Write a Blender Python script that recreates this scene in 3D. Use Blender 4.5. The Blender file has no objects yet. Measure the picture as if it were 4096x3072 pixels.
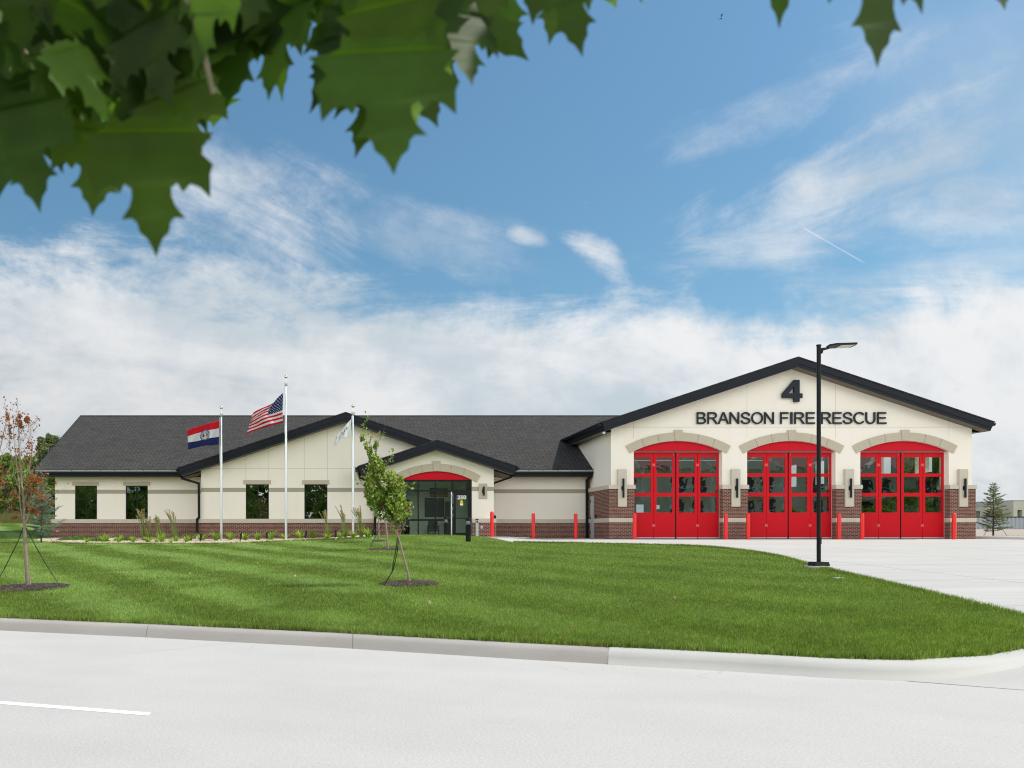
import bpy, bmesh, math, random
import numpy as np
from mathutils import Vector, Matrix
from mathutils.geometry import delaunay_2d_cdt, tessellate_polygon

random.seed(7)
RNG = np.random.default_rng(11)
C = bpy.context.scene.collection
SC = bpy.context.scene

# ------------------------------------------------------------------ camera model (photo measured in 4096 px units)
F = 3430.0; CX = 1411.0; CY = 2126.4; CAMZ = 0.36
def PX(px, Y): return (px - CX) / F * Y
def PZ(py, Y): return CAMZ + (CY - py) / F * Y

# planes (distance from the camera, metres)
ZB = 41.90    # stucco of the truck bays
ZK = 41.80    # brick of the truck bays
ZR = 45.60    # recessed wall and left wing
ZE = 43.40    # entrance
ZG = 44.30    # left gable

# ------------------------------------------------------------------ terrain
def sstep(a, b, x):
    t = min(1.0, max(0.0, (x - a) / (b - a))); return t * t * (3 - 2 * t)
KL = [(-60, 36.0), (-30, 23.8), (-12, 16.3), (-5.56, 13.53), (-3.02, 12.63), (-0.375, 11.59), (1.954, 10.52), (3.68, 9.79), (5.14, 9.33), (6.56, 8.45), (30, -0.6), (80, -20)]
def YK(x):
    if x <= KL[0][0]: return KL[0][1]
    for (a, b), (c, d) in zip(KL, KL[1:]):
        if x <= c: return b + (d - b) * (x - a) / (c - a)
    return KL[-1][1]
def YP(x):
    a = sstep(-1.5, 1.0, x); b = sstep(8.5, 11.5, x)
    return 45.5 - 2.3 * a - 1.5 * b
def T(x, y):
    yk = YK(x); yp = YP(x)
    if y < yp:
        t = max(0.0, (y - yk) / (yp - yk))
        z = -1.04 + 1.04 * t
        z += 0.24 * math.exp(-((x - 2.6) / 4.8) ** 2 - ((y - 41.0) / 2.8) ** 2) + .09 * math.exp(-((x - 4.6) / 2.3) ** 2 - ((y - 39.6) / 1.5) ** 2)
    else:
        z = 0.0
    if y > 47:
        k = 0.043 + (0.016 - 0.043) * sstep(-5, 30, x)
        z += k * (min(y, 130) - 47)
    # the left lawn climbs a little beside the building too
    z += 0.35 * sstep(-17.5, -26, x) * sstep(30, 44, y)
    return z
def hit(px, py, z0=0.0):
    """the point where the sight line through a photo position meets the terrain"""
    a = (px - CX) / F; b = (CY - py) / F
    lo, hi = 6.0, 120.0
    y = lo
    while y < hi:
        if CAMZ + b * y < T(a * y, y) + z0: break
        y += 0.1
    lo, hi = y - 0.1, y
    for _ in range(20):
        m = (lo + hi) / 2
        if CAMZ + b * m < T(a * m, m) + z0: hi = m
        else: lo = m
    return (a * lo, lo, CAMZ + b * lo)

# ------------------------------------------------------------------ node expression helper
class NB:
    def __init__(s, nt): s.nt = nt
    def n(s, t): return s.nt.nodes.new(t)
    def link(s, a, b): s.nt.links.new(a, b)
    def put(s, sock, v):
        if isinstance(v, E): s.link(v.s, sock)
        elif isinstance(v, bpy.types.NodeSocket): s.link(v, sock)
        else: sock.default_value = v
    def m(s, op, *a):
        n = s.n('ShaderNodeMath'); n.operation = op
        for i, v in enumerate(a): s.put(n.inputs[i], v)
        return E(s, n.outputs[0])
class E:
    def __init__(s, nb, sock): s.nb = nb; s.s = sock
    def __add__(s, o): return s.nb.m('ADD', s, o)
    __radd__ = __add__
    def __sub__(s, o): return s.nb.m('SUBTRACT', s, o)
    def __rsub__(s, o): return s.nb.m('SUBTRACT', o, s)
    def __mul__(s, o): return s.nb.m('MULTIPLY', s, o)
    __rmul__ = __mul__
    def __truediv__(s, o): return s.nb.m('DIVIDE', s, o)
    def __neg__(s): return s.nb.m('MULTIPLY', s, -1.0)
def mmax(a, b): return a.nb.m('MAXIMUM', a, b)
def mmin(a, b): return a.nb.m('MINIMUM', a, b)
def mabs(a): return a.nb.m('ABSOLUTE', a)
def mexp(a): return a.nb.m('EXPONENT', a)
def msm(a, x, b):
    n = a.nb.n('ShaderNodeMapRange') if isinstance(a, E) else x.nb.n('ShaderNodeMapRange')
    nb = x.nb
    n.interpolation_type = 'SMOOTHSTEP'; n.clamp = True
    nb.put(n.inputs['Value'], x)
    nb.put(n.inputs['From Min'], a); nb.put(n.inputs['From Max'], b)
    n.inputs['To Min'].default_value = 0; n.inputs['To Max'].default_value = 1
    return E(nb, n.outputs[0])
def smooth(x, a, b):
    nb = x.nb; n = nb.n('ShaderNodeMapRange'); n.interpolation_type = 'SMOOTHSTEP'; n.clamp = True
    nb.put(n.inputs['Value'], x); nb.put(n.inputs['From Min'], a); nb.put(n.inputs['From Max'], b)
    n.inputs['To Min'].default_value = 0; n.inputs['To Max'].default_value = 1
    return E(nb, n.outputs[0])
def mixc(nb, f, a, b, blend='MIX'):
    n = nb.n('ShaderNodeMix'); n.data_type = 'RGBA'; n.blend_type = blend
    nb.put(n.inputs[0], f)
    for sock, v in ((n.inputs[6], a), (n.inputs[7], b)):
        if isinstance(v, (tuple, list)): sock.default_value = (*v[:3], 1)
        else: nb.put(sock, v)
    return n.outputs[2]
def noise(nb, vec, scale, detail=4, rough=.55, dist=0.0, dim='3D'):
    n = nb.n('ShaderNodeTexNoise'); n.noise_dimensions = dim
    if vec is not None: nb.put(n.inputs['Vector'], vec)
    n.inputs['Scale'].default_value = scale; n.inputs['Detail'].default_value = detail
    n.inputs['Roughness'].default_value = rough; n.inputs['Distortion'].default_value = dist
    return E(nb, n.outputs['Fac'])
def combine(nb, x, y, z):
    n = nb.n('ShaderNodeCombineXYZ'); nb.put(n.inputs[0], x); nb.put(n.inputs[1], y); nb.put(n.inputs[2], z); return n.outputs[0]

# ------------------------------------------------------------------ materials
MATS = {}
def newmat(name):
    m = bpy.data.materials.new(name); m.use_nodes = True
    nt = m.node_tree; nb = NB(nt); bs = nt.nodes['Principled BSDF']
    MATS[name] = m
    return m, nb, bs
def simple(name, col, rough=.6, var=.12, vscale=3.0, metal=0.0, bump=0.0, bscale=60.0, spec=.5, fine=0.0, fscale=40.):
    m, nb, bs = newmat(name)
    tc = nb.n('ShaderNodeTexCoord').outputs['Object']
    v = noise(nb, tc, vscale, 5)
    k = (v - .5) * (2 * var) + 1.0
    if fine: k = k + (noise(nb, tc, fscale, 3) - .5) * (2 * fine)
    c = mixc(nb, 1.0, (*col, 1), combine(nb, k, k, k), 'MULTIPLY')
    nb.put(bs.inputs['Base Color'], c)
    bs.inputs['Roughness'].default_value = rough; bs.inputs['Metallic'].default_value = metal
    bs.inputs['Specular IOR Level'].default_value = spec
    if bump:
        b = nb.n('ShaderNodeBump'); b.inputs['Strength'].default_value = bump; b.inputs['Distance'].default_value = .01
        nb.put(b.inputs['Height'], noise(nb, tc, bscale, 4)); nb.put(bs.inputs['Normal'], b.outputs[0])
    return m
def jointed(name, w):
    m = MATS[name]; nb = NB(m.node_tree); bs = m.node_tree.nodes['Principled BSDF']
    src = bs.inputs['Base Color'].links[0].from_socket
    b = nb.n('ShaderNodeTexBrick'); nb.put(b.inputs['Vector'], nb.n('ShaderNodeTexCoord').outputs['UV']); b.offset = 0
    for k, v in (('Scale', 1.0), ('Mortar Size', .0035), ('Mortar Smooth', .0), ('Brick Width', w), ('Row Height', 50.0)): b.inputs[k].default_value = v
    dk = mixc(nb, 1.0, src, (.55, .52, .48, 1), 'MULTIPLY')
    nb.put(bs.inputs['Base Color'], mixc(nb, b.outputs['Fac'], src, dk))
def uvnode(nb): return nb.n('ShaderNodeTexCoord').outputs['UV']

simple('stucco', (.865, .80, .70), .9, .03, .35, bump=.15, bscale=90, spec=.2, fine=.02, fscale=25)
def weather(name):
    m = MATS[name]; nb = NB(m.node_tree); bs = m.node_tree.nodes['Principled BSDF']
    src = bs.inputs['Base Color'].links[0].from_socket
    mp = nb.n('ShaderNodeMapping'); nb.put(mp.inputs[0], nb.n('ShaderNodeTexCoord').outputs['UV']); mp.inputs['Scale'].default_value = (2.2, .22, 1)
    st = smooth(noise(nb, mp.outputs[0], 1.0, 6, .65), .50, .74)
    nb.put(bs.inputs['Base Color'], mixc(nb, st * .07, src, (.52, .46, .36)))
weather('stucco')
simple('stucco_joint', (.42, .38, .31), .9, .02)
simple('stripe_paint', (.37, .34, .275), .9, .04, 1.0, spec=.2)
simple('cast_stone', (.56, .51, .41), .85, .07, 1.3, bump=.1, spec=.2, fine=.03, fscale=12)
simple('arch_stone', (.50, .44, .335), .85, .06, 1.1, bump=.1, spec=.2, fine=.03, fscale=12)
simple('navy_metal', (.0075, .010, .017), .5, .12, .8, spec=.22)
simple('black_metal', (.005, .006, .007), .45, .1, 1, spec=.25)
simple('black_frame', (.006, .007, .009), .45, .1, 1, spec=.25)
simple('soffit', (.14, .115, .085), .7, .08, 2)
simple('drip_metal', (.30, .33, .33), .45, .06, .7, metal=.3)
simple('red_door', (.58, .008, .015), .5, .05, .8, spec=.12)
simple('red_hinge', (.66, .10, .10), .4, .05, .8, spec=.3)
simple('red_panel', (.56, .008, .020), .6, .05, .8, spec=.12)
simple('red_plastic', (.80, .018, .014), .35, .05, 2)
simple('white_trim', (.62, .62, .60), .5, .05)
simple('galvanised', (.55, .58, .60), .35, .08, 6, metal=.75)
simple('aluminium', (.74, .77, .80), .32, .04, 3, metal=.85)
simple('gold_ball', (.72, .60, .42), .25, .03, 3, metal=1.0)
simple('dark_letter', (.011, .016, .023), .5, .05, spec=.25)
simple('white_paint', (.80, .80, .80), .6, .03)
simple('yellow_paint', (.80, .62, .02), .5, .03)
simple('lobby_tile', (.68, .68, .62), .4, .04)
simple('grey_door', (.38, .41, .42), .5, .05)
simple('bark', (.30, .235, .175), .9, .35, 9, bump=.6, bscale=40, spec=.2)
simple('bark_dark', (.085, .062, .045), .9, .35, 6, bump=.6, bscale=30, spec=.2)
simple('strap', (.012, .014, .010), .7, .2, 8)
simple('mulch_soil', (.026, .019, .015), .95, .5, 14, bump=.8, bscale=60, spec=.1)
simple('soil', (.10, .085, .05), .95, .3, 3, spec=.1)
simple('room_wall', (.78, .82, .70), .8, .04, spec=.1)
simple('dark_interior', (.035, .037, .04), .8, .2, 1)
simple('wood_brown', (.13, .065, .035), .5, .2, 6)
simple('wood_light', (.42, .26, .11), .55, .2, 7)
simple('screen_black', (.006, .007, .008), .2, .1)
simple('leather_black', (.012, .012, .012), .5, .1)
simple('pale_concrete', (.44, .43, .40), .8, .06, 3, fine=.04)
simple('far_siding', (.30, .33, .36), .7, .1, .4)
simple('far_stucco', (.42, .42, .34), .9, .25, .6, fine=.05, fscale=4)
simple('apartment_wall', (.52, .49, .38), .8, .1, .5)
simple('apartment_dark', (.03, .035, .04), .3, .2, .5)
simple('apartment_roof', (.15, .075, .065), .9, .2, 1.5)
simple('apartment_trim', (.60, .60, .56), .7, .05)

def brick_mat(name, c1, c2, dark, mortar, bw=.203, rh=.0677, ms=.0058):
    m, nb, bs = newmat(name)
    uv = uvnode(nb)
    b = nb.n('ShaderNodeTexBrick'); nb.put(b.inputs['Vector'], uv)
    b.offset = .5; b.squash = 1.0
    b.inputs['Scale'].default_value = 1.0; b.inputs['Mortar Size'].default_value = ms; b.inputs['Mortar Smooth'].default_value = .15
    b.inputs['Brick Width'].default_value = bw; b.inputs['Row Height'].default_value = rh; b.inputs['Bias'].default_value = -.1
    b.inputs['Color1'].default_value = (*c1, 1); b.inputs['Color2'].default_value = (*c2, 1); b.inputs['Mortar'].default_value = (*mortar, 1)
    # some bricks fired darker
    b2 = nb.n('ShaderNodeTexBrick'); nb.put(b2.inputs['Vector'], uv); b2.offset = .5
    for k, v in (('Scale', 1.0), ('Mortar Size', 0.0), ('Brick Width', bw), ('Row Height', rh), ('Bias', -.72)): b2.inputs[k].default_value = v
    b2.inputs['Color1'].default_value = (1, 1, 1, 1); b2.inputs['Color2'].default_value = (.45, .42, .5, 1); b2.inputs['Mortar'].default_value = (1, 1, 1, 1)
    col = mixc(nb, 1.0, b.outputs['Color'], b2.outputs['Color'], 'MULTIPLY')
    nz = (noise(nb, uv, 45, 3) - .5) * .35 + 1.0
    col = mixc(nb, 1.0, col, combine(nb, nz, nz, nz), 'MULTIPLY')
    nb.put(bs.inputs['Base Color'], col); bs.inputs['Roughness'].default_value = .9; bs.inputs['Specular IOR Level'].default_value = .2
    bp = nb.n('ShaderNodeBump'); bp.inputs['Strength'].default_value = .5; bp.inputs['Distance'].default_value = .006
    bp.invert = True
    nb.put(bp.inputs['Height'], b.outputs['Fac']); nb.put(bs.inputs['Normal'], bp.outputs[0])
    return m
jointed('cast_stone', .61)
brick_mat('brick', (.165, .062, .045), (.10, .040, .032), None, (.50, .38, .30))

# shingles: rows, tabs of several greys
def shingle_mat(name, base):
    m, nb, bs = newmat(name)
    uv = uvnode(nb)
    b = nb.n('ShaderNodeTexBrick'); nb.put(b.inputs['Vector'], uv); b.offset = .37; b.offset_frequency = 3
    for k, v in (('Scale', 1.0), ('Mortar Size', .017), ('Mortar Smooth', .2), ('Brick Width', .23), ('Row Height', .145), ('Bias', 0.0)): b.inputs[k].default_value = v
    b.inputs['Color1'].default_value = (*[x * .80 for x in base], 1); b.inputs['Color2'].default_value = (*[x * 1.18 for x in base], 1)
    b.inputs['Mortar'].default_value = (*[x * .42 for x in base], 1)
    b2 = nb.n('ShaderNodeTexBrick'); nb.put(b2.inputs['Vector'], uv); b2.offset = .61; b2.offset_frequency = 2
    for k, v in (('Scale', 1.0), ('Mortar Size', .0), ('Brick Width', .83), ('Row Height', .145), ('Bias', 0.0)): b2.inputs[k].default_value = v
    b2.inputs['Color1'].default_value = (.9, .9, .9, 1); b2.inputs['Color2'].default_value = (1.08, 1.08, 1.06, 1); b2.inputs['Mortar'].default_value = (1, 1, 1, 1)
    col = mixc(nb, 1.0, b.outputs['Color'], b2.outputs['Color'], 'MULTIPLY')
    nz = (noise(nb, uv, .8, 3) - .5) * .16 + (noise(nb, uv, 60, 2) - .5) * .4 + 1.0
    col = mixc(nb, 1.0, col, combine(nb, nz, nz, nz), 'MULTIPLY')
    nb.put(bs.inputs['Base Color'], col); bs.inputs['Roughness'].default_value = .95; bs.inputs['Specular IOR Level'].default_value = .15
    return m
shingle_mat('shingles', (.056, .054, .052))

def leafy(name, cols, rough=.55, trans=.35, spec=.3, patch=None):
    """cols: list of leaf colours picked at random per leaf"""
    m, nb, bs = newmat(name)
    g = nb.n('ShaderNodeNewGeometry')
    r = nb.n('ShaderNodeValToRGB'); r.color_ramp.interpolation = 'LINEAR'
    els = r.color_ramp.elements
    while len(els) < len(cols): els.new(.5)
    for i, c in enumerate(cols):
        els[i].position = i / max(1, len(cols) - 1); els[i].color = (*c, 1)
    nb.put(r.inputs[0], g.outputs['Random Per Island'])
    col = r.outputs[0]
    if patch:
        tc = nb.n('ShaderNodeTexCoord').outputs['Object']
        col = patch(nb, tc, col)
    nb.put(bs.inputs['Base Color'], col); bs.inputs['Roughness'].default_value = rough
    bs.inputs['Specular IOR Level'].default_value = spec
    t = nb.n('ShaderNodeBsdfTranslucent'); nb.put(t.inputs[0], mixc(nb, 1.0, col, (1.4, 1.6, .6, 1), 'MULTIPLY'))
    mx = nb.n('ShaderNodeMixShader'); mx.inputs[0].default_value = trans
    nb.link(bs.outputs[0], mx.inputs[1]); nb.link(t.outputs[0], mx.inputs[2])
    nb.link(mx.outputs[0], m.node_tree.nodes['Material Output'].inputs[0])
    return m
def leaf_patch(nb, tc, col):
    k = .80 + (noise(nb, tc, 9.0, 3) - .5) * .9
    return mixc(nb, 1.0, col, combine(nb, k, k, k), 'MULTIPLY')
leafy('maple_leaf', [(.026, .056, .010), (.042, .086, .014), (.058, .105, .014), (.078, .13, .018), (.034, .066, .012), (.05, .10, .014), (.12, .22, .035), (.18, .30, .05)], .5, .48, .25, patch=leaf_patch)
leafy('sapling_leaf', [(.085, .17, .022), (.16, .26, .04), (.25, .36, .07), (.36, .44, .10), (.52, .54, .20), (.10, .18, .03), (.12, .2, .03), (.17, .26, .05), (.36, .12, .05)], .45, .35)
leafy('brown_leaf', [(.20, .055, .022), (.34, .095, .035), (.44, .15, .055), (.26, .065, .028), (.16, .12, .04)], .6, .3)
leafy('wood_leaf', [(.05, .10, .020), (.10, .17, .030), (.16, .25, .045), (.24, .35, .06), (.07, .13, .022)], .6, .3)
leafy('wood_leaf_pale', [(.075, .095, .045), (.13, .16, .07), (.20, .23, .10)], .6, .3)
leafy('far_leaf', [(.040, .075, .045), (.055, .095, .055), (.075, .12, .065)], .7, .2)
leafy('spruce_blue', [(.14, .20, .165), (.23, .30, .25), (.34, .41, .36), (.10, .14, .10)], .6, .2)
leafy('spruce_green', [(.14, .165, .085), (.22, .25, .13), (.32, .34, .20), (.11, .13, .07)], .6, .2)
leafy('daylily', [(.13, .24, .025), (.20, .33, .035), (.30, .43, .05), (.42, .48, .09)], .45, .4)
leafy('tall_grass', [(.13, .18, .05), (.20, .25, .07), (.26, .29, .10)], .5, .4)
leafy('plume', [(.36, .29, .17), (.44, .36, .22), (.28, .26, .13)], .8, .3)
leafy('juniper', [(.06, .12, .02), (.10, .18, .03), (.14, .23, .04)], .6, .2)
leafy('dry_grass', [(.28, .22, .11), (.20, .22, .07), (.36, .29, .15)], .7, .3)
leafy('gravel_stone', [(.52, .43, .33), (.34, .25, .19), (.66, .58, .48), (.42, .30, .23), (.22, .18, .15)], .85, 0.0)
leafy('mulch_chip', [(.014, .010, .008), (.034, .024, .020), (.060, .044, .036), (.13, .10, .08)], .9, 0.0)
leafy('fallen_leaf', [(.45, .28, .15), (.50, .36, .22), (.30, .14, .07)], .7, .1)

# mowing stripes: sheen of the leaning blades, painted as light and dark colour bands
def lawn_patch(nb, tc, col):
    sp = nb.n('ShaderNodeSeparateXYZ'); nb.put(sp.inputs[0], tc)
    x, y = E(nb, sp.outputs[0]), E(nb, sp.outputs[1])
    wob = (noise(nb, tc, .12, 3) - .5) * 3.0
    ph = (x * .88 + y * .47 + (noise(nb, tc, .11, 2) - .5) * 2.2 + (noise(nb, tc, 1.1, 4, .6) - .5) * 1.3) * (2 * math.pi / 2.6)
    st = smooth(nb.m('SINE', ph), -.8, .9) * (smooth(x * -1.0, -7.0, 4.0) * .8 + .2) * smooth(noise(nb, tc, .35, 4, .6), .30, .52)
    big = noise(nb, tc, .5, 5, .6)
    fine = noise(nb, tc, 7, 4, .6)
    dry = smooth(noise(nb, tc, 1.7, 5, .65), .56, .72)
    thin = smooth(noise(nb, tc, 3.1, 5, .7), .60, .74)
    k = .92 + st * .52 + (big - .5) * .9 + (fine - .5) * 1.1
    c = mixc(nb, 1.0, col, combine(nb, k, k, k * .97), 'MULTIPLY')
    c = mixc(nb, dry * .30, c, (.20, .19, .075)); c = mixc(nb, thin * .35, c, (.24, .22, .10))
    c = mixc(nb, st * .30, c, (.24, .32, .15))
    return c
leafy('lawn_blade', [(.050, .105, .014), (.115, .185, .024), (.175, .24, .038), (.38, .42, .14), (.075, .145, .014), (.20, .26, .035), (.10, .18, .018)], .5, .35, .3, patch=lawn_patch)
def lawn_ground():
    m, nb, bs = newmat('lawn_ground')
    tc = nb.n('ShaderNodeTexCoord').outputs['Object']
    v = noise(nb, tc, 26, 5, .7)
    rp = mixc(nb, smooth(v, .35, .68), (.040, .090, .010), (.15, .22, .035))
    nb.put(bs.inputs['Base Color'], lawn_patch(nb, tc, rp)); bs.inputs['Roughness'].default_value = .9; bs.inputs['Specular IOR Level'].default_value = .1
    b = nb.n('ShaderNodeBump'); b.inputs['Strength'].default_value = .9; b.inputs['Distance'].default_value = .03
    nb.put(b.inputs['Height'], noise(nb, tc, 18, 4, .7)); nb.put(bs.inputs['Normal'], b.outputs[0])
lawn_ground()

def slab_concrete(name, base, joints, jw=.012, stain=.10, rot=0.0, row=None):
    m, nb, bs = newmat(name)
    tc = nb.n('ShaderNodeTexCoord').outputs['Object']
    mp = nb.n('ShaderNodeMapping'); nb.put(mp.inputs[0], tc); mp.inputs['Rotation'].default_value = (0, 0, rot)
    v = mp.outputs[0]
    st = nb.n('ShaderNodeMapping'); nb.put(st.inputs[0], v); st.inputs['Scale'].default_value = (.22, 1.4, 1)
    k = 1.0 + (noise(nb, st.outputs[0], 1.0, 5, .6) - .5) * stain * 2 + (noise(nb, tc, .35, 4) - .5) * stain + (noise(nb, tc, 38, 3) - .5) * .10
    col = mixc(nb, 1.0, (*base, 1), combine(nb, k, k, k), 'MULTIPLY')
    if joints:
        b = nb.n('ShaderNodeTexBrick'); nb.put(b.inputs['Vector'], v); b.offset = 0
        for kk, vv in (('Scale', 1.0), ('Mortar Size', jw), ('Mortar Smooth', .0), ('Brick Width', joints), ('Row Height', row or joints)): b.inputs[kk].default_value = vv
        col = mixc(nb, b.outputs['Fac'], col, tuple(x * .45 for x in base))
    nb.put(bs.inputs['Base Color'], col); bs.inputs['Roughness'].default_value = .85; bs.inputs['Specular IOR Level'].default_value = .2
    bp = nb.n('ShaderNodeBump'); bp.inputs['Strength'].default_value = .25; bp.inputs['Distance'].default_value = .01
    nb.put(bp.inputs['Height'], noise(nb, tc, 70, 3)); nb.put(bs.inputs['Normal'], bp.outputs[0])
slab_concrete('drive_concrete', (.445, .428, .405), 4.6, .018, .17)
slab_concrete('walk_concrete', (.47, .46, .44), 1.5, .010, .04)
slab_concrete('kerb_concrete', (.36, .335, .31), 3.05, .005, .22, row=90)
slab_concrete('gravel_lot', (.37, .31, .26), 0, 0, .15)
def road_mat():
    m, nb, bs = newmat('road_surface')
    tc = nb.n('ShaderNodeTexCoord').outputs['Object']
    mp = nb.n('ShaderNodeMapping'); nb.put(mp.inputs[0], tc); mp.inputs['Rotation'].default_value = (0, 0, .36)
    st = nb.n('ShaderNodeMapping'); nb.put(st.inputs[0], mp.outputs[0]); st.inputs['Scale'].default_value = (.10, .9, 1)
    agg = noise(nb, tc, 95, 3, .7); agg2 = noise(nb, tc, 40, 3, .6)
    k = 1.0 + (noise(nb, st.outputs[0], 1.0, 4, .6) - .5) * .14 + (noise(nb, tc, .7, 5, .6) - .5) * .20 + (agg - .5) * .75 + (agg2 - .5) * .45
    col = mixc(nb, 1.0, (.455, .44, .42, 1), combine(nb, k, k, k), 'MULTIPLY')
    # hairline cracks
    w = noise(nb, tc, .8, 4, .6, 0.0)
    vv = nb.n('ShaderNodeTexVoronoi'); vv.feature = 'DISTANCE_TO_EDGE'; vv.inputs['Scale'].default_value = .23
    vm = nb.n('ShaderNodeVectorMath'); vm.operation = 'ADD'; nb.put(vm.inputs[0], tc); wv = w * 2.2; nb.put(vm.inputs[1], combine(nb, wv, wv, wv))
    nb.put(vv.inputs['Vector'], vm.outputs[0])
    crack = (1.0 - smooth(E(nb, vv.outputs['Distance']), .0, .006)) * smooth(noise(nb, tc, .33, 2), .56, .66)
    col = mixc(nb, crack * .35, col, (.25, .24, .23))
    nb.put(bs.inputs['Base Color'], col); bs.inputs['Roughness'].default_value = .9; bs.inputs['Specular IOR Level'].default_value = .2
    bp = nb.n('ShaderNodeBump'); bp.inputs['Strength'].default_value = .5; bp.inputs['Distance'].default_value = .008
    nb.put(bp.inputs['Height'], agg2); nb.put(bs.inputs['Normal'], bp.outputs[0])
road_mat()
simple('lamp_lens', (.80, .78, .70), .4, .03)
simple('road_paint', (.85, .85, .84), .6, .06, 4, fine=.12, fscale=50)

def glass(name, tint, refl, rough=0.0):
    m, nb, bs = newmat(name); nt = m.node_tree
    nt.nodes.remove(bs)
    tr = nb.n('ShaderNodeBsdfTransparent'); tr.inputs[0].default_value = (*tint, 1)
    gl = nb.n('ShaderNodeBsdfGlossy'); gl.inputs['Roughness'].default_value = rough; gl.inputs[0].default_value = (.95, 1, .97, 1)
    tc = nb.n('ShaderNodeTexCoord').outputs['Object']
    bp = nb.n('ShaderNodeBump'); bp.inputs['Strength'].default_value = .022; bp.inputs['Distance'].default_value = .1
    nb.put(bp.inputs['Height'], noise(nb, tc, 1.6, 2)); nb.put(gl.inputs['Normal'], bp.outputs[0])
    lw = nb.n('ShaderNodeFresnel'); lw.inputs[0].default_value = 1.5
    f = mmin(E(nb, lw.outputs[0]) + refl, 1.0)
    mx = nb.n('ShaderNodeMixShader'); nb.put(mx.inputs[0], f)
    nb.link(tr.outputs[0], mx.inputs[1]); nb.link(gl.outputs[0], mx.inputs[2])
    nb.link(mx.outputs[0], nt.nodes['Material Output'].inputs[0])
glass('door_glass', (.80, .90, .88), .36)
glass('window_glass', (.25, .30, .26), .19)
glass('lobby_glass', (.86, .95, .90), .06)
glass('lamp_glass', (.85, .90, .92), .06)

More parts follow.
